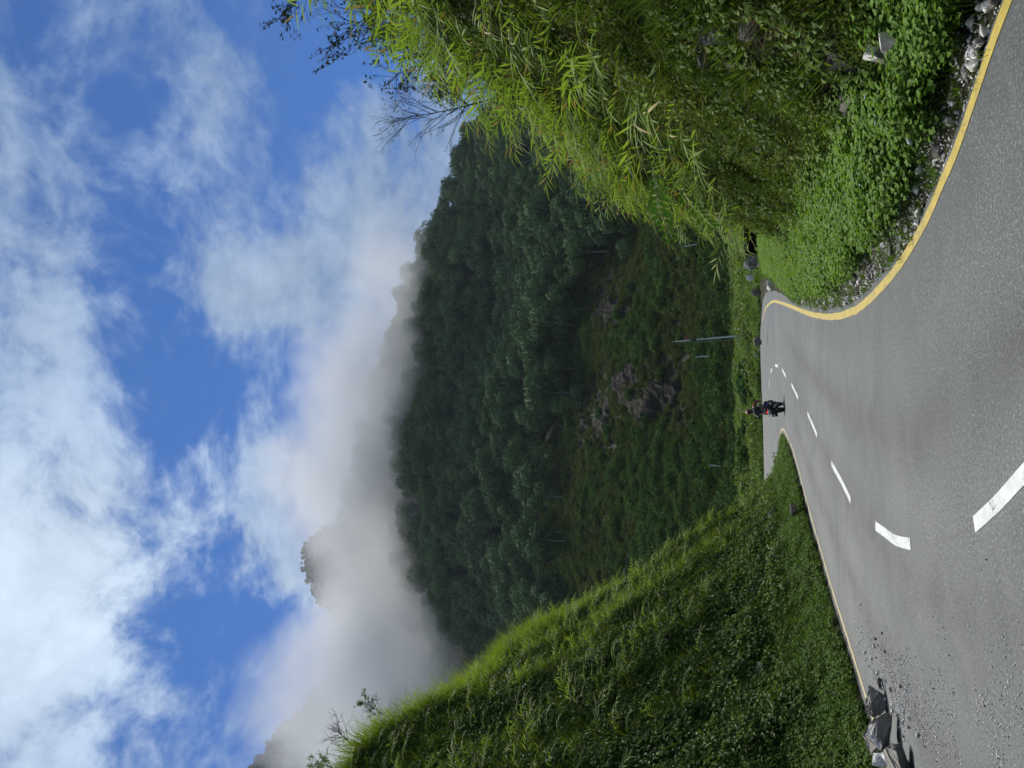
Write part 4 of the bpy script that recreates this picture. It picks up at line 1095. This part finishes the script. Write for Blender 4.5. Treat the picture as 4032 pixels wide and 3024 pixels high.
# broad-leaf creeper bushes beyond the bend
for k, (px, py, Yd, s, lab) in enumerate([(2960, 1480, 72, 1.5, 'bush with large yellowish leaves behind the road to the right of the motorcyclist'), (2955, 1545, 71, 1.5, 'broad-leaved bush directly right of the rider behind the far road edge'),
                                          (2950, 1690, 73, 1.4, 'round green bush left of the rider behind the far road edge'), (2935, 1800, 74, 1.7, 'large dark bush above the grass tongue beyond the road'),
                                          (2930, 1905, 75, 1.7, 'dense dark bush next to the end of the left hill'), (2950, 1330, 78, 1.3, 'dark bush around the foot of the tall pole'), (2960, 1240, 80, 1.2, 'low dark bush right of the tall pole'),
                                          (2925, 1750, 82, 1.8, 'pale green bush behind the round bush beyond the road')]):
    p = at(px, py, Yd); e = empty('bush', (p.x, p.y, floor_z(np.array(p.x), np.array(p.y)) - .1)); e.scale = (s, s, s); tag(e, lab, 'bush')
    random.seed(500 + k); L_, W_ = ((.34, .30) if k < 2 else (.22, .14))
    link('foliage', ball_mesh('foliage', 420, 1.0, L_, W_, [SHRUB, SHRUB, BUSH_LEAF, BUSH_LEAF, UNDER, UNDER, UNDER, BUSH_LEAF][k], .85, 7), e)
    b = MB(); [b.tube([(0, 0, -.2), (random.gauss(0, .2), random.gauss(0, .2), .7)], .025, 4) for j in range(4)]; b.build('stem', [BARK], e)
# dead grass clump at the foot of the right bank
e = empty('dead_grass_clump', gnd(3330, 330, .35) + Vector((.75, 1.6, .55))); tag(e, 'clump of dry straw drooping over the dark hollow at the foot of the right bank', 'dead grass')
random.seed(5); b = MB()
for k in range(34):
    b.blade((random.gauss(0, .05), random.gauss(0, .05), 0), (-.6 + random.gauss(0, .35), -.35 + random.gauss(0, .35), .35), (0, 1, .3), random.uniform(.5, 1.0), .008, random.uniform(.8, 1.6), 5)
b.build('straw', [DEAD], e)

# ------------------------------------------------------------------ poles
STEEL = plain('galvanised_steel', (.58, .60, .60), .6, 0, .12, 3); BLACK = plain('black_rubber', (.02, .02, .022), .6); RUST = plain('rust', (.26, .085, .035), .8, 0, .3, 12); PALEPOLE = plain('pale_pole', (.55, .56, .55), .5)
e = empty('utility_pole', at(2915, 1322, 75)); tag(e, 'tall grey steel pole with a black sleeve and rusty bracket beyond the bend', 'pole')
p0 = at(2915, 1322, 75); p1 = at(2652, 1345, 75); d = p1 - p0
def seg(name, f0, f1, r, m, n=12):
    b = MB(); b.tube([d * f0, d * f1], r, n); return b.build(name, [m], e, smooth=False)
seg('lower_tube', -.12, .42, .080, STEEL); seg('collar', .415, .43, .090, STEEL); seg('middle_tube', .43, .66, .062, STEEL); seg('sleeve', .655, .74, .080, BLACK); seg('upper_tube', .74, .97, .058, PALEPOLE); seg('spike', .97, 1.03, .02, STEEL)
b = MB(); q = d * .80; b.tube([q, q + Vector((.25, 0, .25)), q + Vector((.48, .05, .12)), q + Vector((.42, .1, -.45)), q + Vector((.15, 0, -.35))], .035, 6)
b.tube([q + Vector((.1, 0, .2)), q + Vector((.4, 0, -.2))], .05, 6); b.tube([q + Vector((-.05, 0, .3)), q + Vector((-.28, 0, .42))], .02, 5); b.build('bracket', [RUST], e)
b = MB(); b.tube([d * .9 + Vector((-.1, -.1, 0)), d * .5 + Vector((-.30, -.2, 0)), d * .2 + Vector((-.34, -.2, 0)), d * -.06 + Vector((-.34, -.2, 0))], .010, 5); b.build('cable', [STEEL], e)
b = MB(); b.tube([d * -.08 + Vector((-.34, -.2, 0)), d * .08 + Vector((-.34, -.2, 0))], .025, 6); b.build('anchor_tube', [STEEL], e)
for q0, q1, Yd, lab in [((2812, 1398), (2740, 1405), 130, 'thin pale stake on the slope left of the tall pole'), ((2740, 960), (2692, 971), 135, 'thin pale stake on the slope far to the right beside the reeds'), ((2848, 1828), (2795, 1831), 112, 'thin pale stake among the dark bushes left of the motorcyclist')]:
    p0_ = hit(mount_surf, *q0, 0, .4, -.45, .35) + Vector((0, -2.2, .6)); p1_ = at(*q1, p0_.y); o = empty('stake', p0_); tag(o, lab, 'stake'); b = MB(); b.tube([Vector((0, 0, -3)), p1_ - p0_], [.10, .08], 8); b.build('shaft', [PALEPOLE], o); b = MB(); b.tube([(p1_ - p0_) * .985, (p1_ - p0_) * 1.01], .085, 8); b.build('cap', [STEEL], o)
p0_, p1_ = at(2893, 1190, 88), at(2896, 1256, 88); o = empty('wooden_rail', p0_); tag(o, 'weathered bamboo rail lying level in the grass right of the tall pole', 'rail')
b = MB(); b.tube([(0, 0, 0), p1_ - p0_], .09, 8); b.build('rail', [BARK_PALE], o); b = MB(); [b.tube([(p1_ - p0_) * f + Vector((0, .12, .05)), (p1_ - p0_) * f + Vector((0, .12, -2.2))], .06, 6) for f in (.08, .92)]; b.build('post', [BARK], o)

# culvert
CONC = plain('stained_concrete', (.22, .21, .20), .85, 0, .5, 3); HOLE = plain('shade_black_wall', (.012, .012, .012), .9)  # HOLE: near-black wall colour stands in for the shade inside the mouth
c = gnd(3003, 935, .0); cu = empty('culvert', (c.x, c.y, 0)); tag(cu, 'concrete culvert with a dark square mouth below the right bank', 'culvert')
b = MB(); b.box((0, .9, 1.06), (3.4, 2.2, .16)); b.build('slab', [MEADOW], cu, bevel=.02)
b = MB(); b.box((-1.35, .9, .40), (.50, 2.0, 1.12)); b.build('pier', [CONC], cu, bevel=.02)
b = MB(); b.box((1.4, .9, .40), (.3, 2.0, 1.12)); b.build('pier', [CONC], cu, bevel=.02)
b = MB(); b.box((.06, 1.85, .40), (2.30, .1, 1.12)); b.build('back_wall', [HOLE], cu)

# litter
LIT = [((3590, 560), .30, 'clear plastic bottle with an orange cap lying in the roadside plants', 'bottle')]
PLAST = plain('clear_plastic', (.36, .40, .44), .2); ORANGE = plain('orange_plastic', (.85, .25, .03), .4); BLUEP = plain('blue_plastic', (.12, .42, .72), .4); WHITEP = plain('white_plastic', (.78, .78, .76), .5)
e = empty('plastic_bottle', gnd(3585, 565, .30), (0, rad(80), .6)); e.scale = (.55, .55, .55); tag(e, LIT[0][2], 'bottle')
b = MB(); b.tube([(0, 0, 0), (0, 0, .02), (0, 0, .13), (0, 0, .165), (0, 0, .18)], [.026, .032, .032, .014, .012], 12); b.build('body', [PLAST], e, smooth=True); b = MB(); b.tube([(0, 0, .178), (0, 0, .20)], .015, 10); b.build('cap', [ORANGE], e)
p = at(2982, 1397, 67); e = empty('plastic_jug', (p.x, p.y, .25)); tag(e, 'light blue plastic container discarded in the grass beyond the far road edge', 'litter')
b = MB(); b.tube([(0, 0, -.15), (0, 0, -.1), (0, 0, .08), (0, 0, .15)], [.12, .14, .14, .05], 10); b.build('body', [BLUEP], e, smooth=True); b = MB(); b.tube([(0, 0, .14), (0, 0, .2)], .045, 8); b.build('cap', [WHITEP], e)
p = at(2980, 1471, 68); boulder(2984, 1471, .1, (.55, .35, .42), ROCK_WHITE, 71, 'crumpled white lump on the far verge right of the motorcyclist', .4, cat='stone', name='stone')
for k, (px, py) in enumerate([(2990, 1255), (2987, 1262), (2991, 1330), (2992, 1372), (2990, 1290), (2993, 1890)]):
    p = gnd(px + 4, py); o = link('stone', STONES[2 if k % 2 else 1], None, (p.x, p.y + 2.6, .06), (0, 0, k), (.3, .25, .35)); tag(o, 'small whitish stone along the far edge of the road', 'stone', 'pale stones along the far road edge')

# ------------------------------------------------------------------ motorcycle and rider
BIKE_BLACK = plain('bike_black', (.014, .014, .016), .45); TYRE = plain('tyre_rubber', (.018, .018, .018), .85); METAL = plain('bike_metal', (.35, .36, .37), .35, .8); BLUE = plain('blue_panel', (.015, .07, .34), .4)
RED_L = plain('tail_lamp', (.9, .03, .03), .3, emit=.8); AMBER = plain('amber_lens', (.50, .18, .06), .4); PLATE = plain('plate_face', (.78, .78, .76), .5); DK = plain('plate_mark', (.10, .10, .10), .6)
LAMP = plain('lamp_ring', (.90, .92, .94), .3); GUARD = plain('mud_guard', (.045, .046, .048), .6)
bp = gnd(3086, 1601); BIKE_ROT = Euler((0, rad(-7), rad(-9)))
bk = empty('motorcycle', (bp.x, bp.y, 0), BIKE_ROT); bk.scale = (.90,) * 3; tag(bk, 'black motorcycle with red tail light leaning through the bend', 'motorcycle')


def wheel(y, r, w):
    b = MB(); V, F = [], []; n, prof = 28, [(-w / 2, .80), (-w / 2, .93), (-w * .25, 1.0), (w * .25, 1.0), (w / 2, .93), (w / 2, .80)]
    for j in range(n):
        an = 2 * math.pi * j / n
        for x_, f in prof: V.append((x_, math.cos(an) * r * f, math.sin(an) * r * f))
    for j in range(n):
        for i in range(6): F.append((j * 6 + i, j * 6 + (i + 1) % 6, ((j + 1) % n) * 6 + (i + 1) % 6, ((j + 1) % n) * 6 + i))
    b.add(V, F); we = b.build('wheel', [TYRE], bk, (0, y, r), smooth=True)
    b = MB(); b.tube([(-.05, 0, 0), (.05, 0, 0)], r * .18, 12)
    for j in range(8):
        an = 2 * math.pi * j / 8; b.tube([(0, 0, 0), (0, math.cos(an) * r * .82, math.sin(an) * r * .82)], .012, 5)
    b.build('rim', [METAL], we); return we


wheel(-.62, .31, .14); wheel(.72, .32, .11)
b = MB(); b.box((0, .05, .62), (.26, .55, .22)); b.box((0, -.35, .72), (.20, .45, .16)); b.box((0, .1, .38), (.30, .42, .30)); b.build('body', [BIKE_BLACK], bk, bevel=.04)
b = MB(); b.box((0, .26, .82), (.27, .44, .22)); b.build('fuel_tank', [BIKE_BLACK], bk, bevel=.07)
b = MB(); b.box((0, -.28, .815), (.27, .72, .09)); b.build('seat', [BLACK], bk, bevel=.035)
b = MB(); b.tube([(0, .40, 1.0), (.10, .80, .62), (.07, .73, .32)], .028, 8); b.tube([(0, .40, 1.0), (-.10, .80, .62), (-.07, .73, .32)], .028, 8); b.build('fork', [METAL], bk)
b = MB(); b.tube([(-.40, .30, 1.02), (-.2, .40, 1.05), (.2, .40, 1.05), (.40, .30, 1.02)], .016, 8); b.build('handlebar', [BIKE_BLACK], bk)
b = MB(); b.box((0, .62, .98), (.26, .12, .30), 0, (-.5, 0, 0)); b.build('windscreen', [BIKE_BLACK], bk, bevel=.03)
for s in (-1, 1):
    b = MB(); b.tube([(s * .34, .34, 1.04), (s * .40, .38, 1.20)], .009, 6); b.box((s * .42, .38, 1.22), (.12, .03, .08)); b.build('mirror', [BIKE_BLACK], bk)
b = MB(); b.box((0, -.85, .50), (.17, .03, .22), 0, (.25, 0, 0)); b.build('mudguard', [GUARD], bk, bevel=.01)
b = MB(); b.box((0, -.88, .665), (.24, .012, .10), 0, (.25, 0, 0)); pl_ = b.build('licence_plate', [PLATE], bk)
b = MB(); [b.box((-.07 + j * .035, -.888, .672), (.016, .004, .040), 0, (.25, 0, 0)) for j in range(5)]; b.build('plate_marks', [DK], pl_)
b = MB(); b.box((0.0, -.83, .755), (.065, .05, .045)); b.build('tail_light', [RED_L], bk, bevel=.012)
for s in (-1, 1):
    b = MB(); b.tube([(s * .05, -.80, .72), (s * .15, -.80, .72)], .010, 6); b.box((s * .17, -.81, .72), (.06, .04, .035)); b.build('indicator', [AMBER], bk)
for s, z_ in ((1, .56), (-1, .46)):
    y_ = -.30; b = MB(); V, F = [], []
    for j in range(18):
        an = 2 * math.pi * j / 18
        for r_2, yy in ((.055, 0), (.022, -.012), (.022, .03), (.055, .03)): V.append((s * .29 + math.cos(an) * r_2, y_ + yy, z_ + math.sin(an) * r_2))
    for j in range(18):
        for i in range(4): F.append((j * 4 + i, j * 4 + (i + 1) % 4, ((j + 1) % 18) * 4 + (i + 1) % 4, ((j + 1) % 18) * 4 + i))
    b.add(V, F); lo = b.build('lamp', [LAMP], bk); b = MB(); b.tube([(s * .29, y_ + .01, z_), (s * .29, y_ + .03, z_)], .022, 10); b.build('lens', [BLACK], lo)
    b = MB(); b.box((s * .29, y_ + .22, z_ - .02), (.15, .36, .26)); b.build('pannier', [BLUE if s > 0 and False else BIKE_BLACK], bk, bevel=.03)
b = MB(); b.tube([(.14, .2, .33), (.17, -.2, .33), (.20, -.75, .42)], [.03, .045, .05], 10); b.build('exhaust', [METAL], bk)
b = MB(); b.tube([(.06, .1, .40), (.06, -.62, .31)], .025, 6); b.tube([(-.06, .1, .40), (-.06, -.62, .31)], .025, 6); b.build('swing_arm', [BIKE_BLACK], bk)


def skin(name, verts, edges, radii, mats, root=0, sub=1, parent=None):
    me = bpy.data.meshes.new(name); me.from_pydata(verts, edges, []); o = bpy.data.objects.new(name, me); C.objects.link(o)
    md = o.modifiers.new('s', 'SKIN'); md.use_smooth_shade = True; sb = o.modifiers.new('u', 'SUBSURF'); sb.levels = sub; sb.render_levels = sub
    for k, r in enumerate(radii):
        sv = me.skin_vertices[0].data[k]; sv.radius = r if isinstance(r, tuple) else (r, r); sv.use_root = k == root
    dg = bpy.context.evaluated_depsgraph_get(); nm = bpy.data.meshes.new_from_object(o.evaluated_get(dg)); nm.name = name
    C.objects.unlink(o); bpy.data.objects.remove(o); nm.materials.clear()
    for m_ in mats: nm.materials.append(m_)
    return link(name, nm, parent)


SKINM = plain('skin', (.30, .17, .11), .55); JACK = plain('jacket_black', (.020, .020, .026), .75, 0, .3, 30); JRED = plain('jacket_sleeve', (.22, .060, .045), .75, 0, .2, 30); REDP = plain('jacket_red_panel', (.30, .02, .03), .7)
JEAN = plain('grey_jeans', (.030, .036, .052), .8, 0, .25, 30); JBLUE = plain('bright_blue_cloth', (.015, .07, .42), .7); BOOT = plain('boot_leather', (.02, .018, .016), .5); GLOVE = plain('glove', (.02, .02, .02), .7); HELM = plain('helmet_shell', (.03, .025, .025), .18); HRED = plain('helmet_red', (.40, .10, .07), .25); REFL = plain('white_reflector', (.85, .86, .86), .45); GLASSV = plain('visor', (.01, .01, .012), .1)
rd_ = empty('person', (bp.x, bp.y, 0), BIKE_ROT); rd_.scale = (.90,) * 3; tag(rd_, 'motorcyclist in a black and red jacket and helmet riding away round the bend', 'person')
J = {'pel': (0, -.22, .86), 'sp': (0, -.16, 1.02), 'ch': (0, -.06, 1.22), 'nk': (-.02, .02, 1.37), 'hd': (-.04, .06, 1.50),
     'sL': (-.19, -.03, 1.29), 'eL': (-.35, .12, 1.10), 'wL': (-.36, .27, 1.06), 'sR': (.19, -.03, 1.31), 'eR': (.36, .10, 1.15), 'wR': (.37, .27, 1.06),
     'hL': (-.10, -.20, .83), 'kL': (-.25, .22, .78), 'aL': (-.22, -.02, .38), 'tL': (-.23, .16, .32), 'hR': (.10, -.20, .83), 'kR': (.26, .22, .78), 'aR': (.23, -.02, .38), 'tR': (.24, .16, .32)}
nm = list(J); ix = {k: i for i, k in enumerate(nm)}
E_ = [('pel', 'sp'), ('sp', 'ch'), ('ch', 'nk'), ('nk', 'hd'), ('ch', 'sL'), ('sL', 'eL'), ('eL', 'wL'), ('ch', 'sR'), ('sR', 'eR'), ('eR', 'wR'), ('pel', 'hL'), ('hL', 'kL'), ('kL', 'aL'), ('aL', 'tL'), ('pel', 'hR'), ('hR', 'kR'), ('kR', 'aR'), ('aR', 'tR')]
RR = {'pel': (.13, .10), 'sp': (.125, .09), 'ch': (.15, .10), 'nk': .055, 'hd': (.075, .09), 'sL': .065, 'sR': .065, 'eL': .045, 'eR': .045, 'wL': .032, 'wR': .032, 'hL': .085, 'hR': .085, 'kL': .06, 'kR': .06, 'aL': .042, 'aR': .042, 'tL': .035, 'tR': .035}
skin('body', [J[k] for k in nm], [(ix[a_], ix[b_]) for a_, b_ in E_], [RR[k] for k in nm], [SKINM], 0, 1, rd_)


def garment(name, keys, edges, grow, m, extra=None):
    ks = list(keys); i2 = {k: i for i, k in enumerate(ks)}; r = []
    for k in ks:
        q = RR[k] if k in RR else .05; r.append(tuple(c_ + grow for c_ in q) if isinstance(q, tuple) else q + grow)
    return skin(name, [J[k] for k in ks], [(i2[a_], i2[b_]) for a_, b_ in edges], r, [m], 0, 1, rd_)


J['lo'] = (0, -.20, .93); RR['lo'] = (.13, .10)
garment('jacket', ['lo', 'sp', 'ch', 'nk', 'sL', 'sR'], [('lo', 'sp'), ('sp', 'ch'), ('ch', 'nk'), ('ch', 'sL'), ('ch', 'sR')], .028, JACK)
garment('sleeve', ['sL', 'eL', 'wL'], [('sL', 'eL'), ('eL', 'wL')], .026, JACK)
garment('sleeve', ['sR', 'eR', 'wR'], [('sR', 'eR'), ('eR', 'wR')], .030, JRED)['label'] = 'reddish brown sleeve'
garment('trousers', ['pel', 'hL', 'kL', 'aL', 'hR', 'kR', 'aR'], [('pel', 'hL'), ('hL', 'kL'), ('kL', 'aL'), ('pel', 'hR'), ('hR', 'kR'), ('kR', 'aR')], .022, JEAN)
for s in 'LR':
    garment('boot', ['a' + s, 't' + s], [('a' + s, 't' + s)], .024, BOOT)
    w_ = Vector(J['w' + s]); sg = -1 if s == 'L' else 1; vs, es, rs = [w_, w_ + Vector((0, .07, -.01))], [(0, 1)], [.034, .036]
    for j, (dx, ln) in enumerate([(-.03, .075), (-.01, .085), (.012, .08), (.032, .065)]):      # four fingers round the grip
        k0 = len(vs); vs += [w_ + Vector((dx * 1.0, .11, 0)), w_ + Vector((dx, .13, -.03)), w_ + Vector((dx, .115, -.03 - ln * .35))]; es += [(1, k0), (k0, k0 + 1), (k0 + 1, k0 + 2)]; rs += [.011, .010, .009]
    k0 = len(vs); vs += [w_ + Vector((-sg * .045, .06, -.02)), w_ + Vector((-sg * .05, .09, -.045))]; es += [(0, k0), (k0, k0 + 1)]; rs += [.012, .010]
    skin('glove', vs, es, rs, [GLOVE], 0, 1, rd_)
# helmet: shell, red panels, visor
hb = bmesh.new(); bmesh.ops.create_uvsphere(hb, u_segments=28, v_segments=18, radius=1)
for v in hb.verts: v.co = Vector((v.co.x * .128, v.co.y * .155, v.co.z * .142 + (.0 if v.co.z > 0 else .02 * v.co.z)))
hm = bpy.data.meshes.new('helmet'); hb.to_mesh(hm); hb.free(); hm.materials.append(HELM); hm.materials.append(HRED)
for pgn in hm.polygons:
    pgn.use_smooth = True; c_ = pgn.center
    if .035 < abs(c_.x) < .085 and c_.z > -.02 and c_.y < .06: pgn.material_index = 1
h_ = link('helmet', hm, rd_, Vector(J['hd']) + Vector((0, 0, .035)))
b = MB(); V, F = [], []
for i in range(9):
    an = rad(-70 + 140 * i / 8)
    for z_ in (-.04, .045): V.append((math.sin(an) * .128, math.cos(an) * .155 + .006, z_))
for i in range(8): F.append((2 * i, 2 * i + 2, 2 * i + 3, 2 * i + 1))
b.add(V, F); b.build('visor', [GLASSV], h_)
bk_pts = [('red_panel', (.075, -.178, 1.17), (.035, .012, .20), REDP, -.12), ('red_panel', (-.095, -.178, 1.16), (.035, .012, .17), REDP, .12), ('reflector', (.035, -.135, 1.335), (.05, .02, .075), REFL, .35), ('reflector', (-.085, -.135, 1.325), (.05, .02, .085), REFL, -.4),
          ('reflector', (.165, -.155, 1.30), (.045, .02, .06), REFL, .3), ('reflector', (-.235, -.115, 1.24), (.05, .03, .06), REFL, .2), ('reflector', (-.295, -.02, 1.18), (.06, .05, .05), REFL, .2),
          ('back_stripe', (.02, -.262, 1.02), (.11, .010, .018), METAL, .05), ('back_stripe', (.02, -.255, .985), (.13, .010, .016), METAL, .05), ('blue_patch', (.205, -.12, .70), (.07, .16, .14), JBLUE, 0), ('wrist_cuff', (.365, .20, 1.09), (.075, .06, .07), LAMP, 0)]
for nme, c_, s_, m_, rz_ in bk_pts:
    b = MB(); b.box((0, 0, 0), s_); b.build(nme, [m_], rd_, c_, (rad(-18), rz_, 0), bevel=.005)

# ------------------------------------------------------------------ low cloud on the mountain
def mist():
    m = bpy.data.materials.new('low_cloud'); m.use_nodes = True; t = m.node_tree; t.nodes.clear(); L = t.links.new
    out = t.nodes.new('ShaderNodeOutputMaterial'); pv = t.nodes.new('ShaderNodeVolumePrincipled'); L(pv.outputs[0], out.inputs['Volume'])
    pv.inputs['Color'].default_value = (.985, .99, 1, 1); pv.inputs['Anisotropy'].default_value = .0
    P_ = t.nodes.new('ShaderNodeNewGeometry').outputs['Position']
    acc = None
    D = 400; k = D / FPX
    for x, y, rx, rz, Yd, ry, w in [(1560, 1000, 330, 75, 345, 45, .70), (1540, 1330, 300, 110, 350, 50, .95), (1470, 1700, 330, 150, 355, 60, 1.25), (1420, 2050, 230, 150, 360, 60, 1.15), (1520, 2400, 330, 190, 350, 60, 1.35),
                                    (1390, 2600, 330, 210, 380, 70, 1.1), (1640, 2720, 300, 170, 350, 50, 1.1), (1330, 2950, 330, 220, 400, 80, 1.05), (1230, 1850, 260, 150, 440, 60, .8), (1420, 1450, 330, 130, 385, 60, 1.15), (1530, 1080, 260, 90, 375, 50, .85), (1300, 1900, 260, 150, 400, 60, 1.0), (1330, 2250, 200, 110, 470, 60, .45), (1200, 2240, 170, 90, 500, 40, .52)]:
        c_ = at(x, y, Yd); s_ = Yd / FPX
        v = vmath(t, 'SUBTRACT', P_, c_).outputs[0]; v = vmath(t, 'DIVIDE', v, (rx * s_, ry, rz * s_)).outputs[0]
        g = (N(t, vmath(t, 'DOT_PRODUCT', v, v).outputs['Value']) * -1.0).exp() * w
        acc = g if acc is None else acc + g
    n = noise(t, P_, .019, 6, .62, .5)
    sz = t.nodes.new('ShaderNodeSeparateXYZ'); L(P_, sz.inputs[0])
    f = (acc + (n - .5) * 2.3 - .42).max(0.0).min(1.3) * (N(t, sz.outputs[2]) + (n - .5) * 150.0).smooth(100, 215)
    L((f * .040).s, pv.inputs['Density'])
    a_, b_ = Vector((-300, 285, 80)), Vector((130, 540, 360))
    mb = MB(); mb.box((a_ + b_) / 2, b_ - a_); o = mb.build('low_cloud', [m]); tag(o, kind='stuff'); return o


mist()
hz = bpy.data.materials.new('haze'); hz.use_nodes = True; t = hz.node_tree; t.nodes.clear()
out = t.nodes.new('ShaderNodeOutputMaterial'); pv = t.nodes.new('ShaderNodeVolumePrincipled'); t.links.new(pv.outputs[0], out.inputs['Volume'])
pv.inputs['Color'].default_value = (.80, .90, 1.0, 1); pv.inputs['Density'].default_value = .00009; pv.inputs['Anisotropy'].default_value = .0
mb = MB(); mb.box((0, 400, 274.5), (1440, 960, 555)); tag(mb.build('haze', [hz]), kind='stuff')
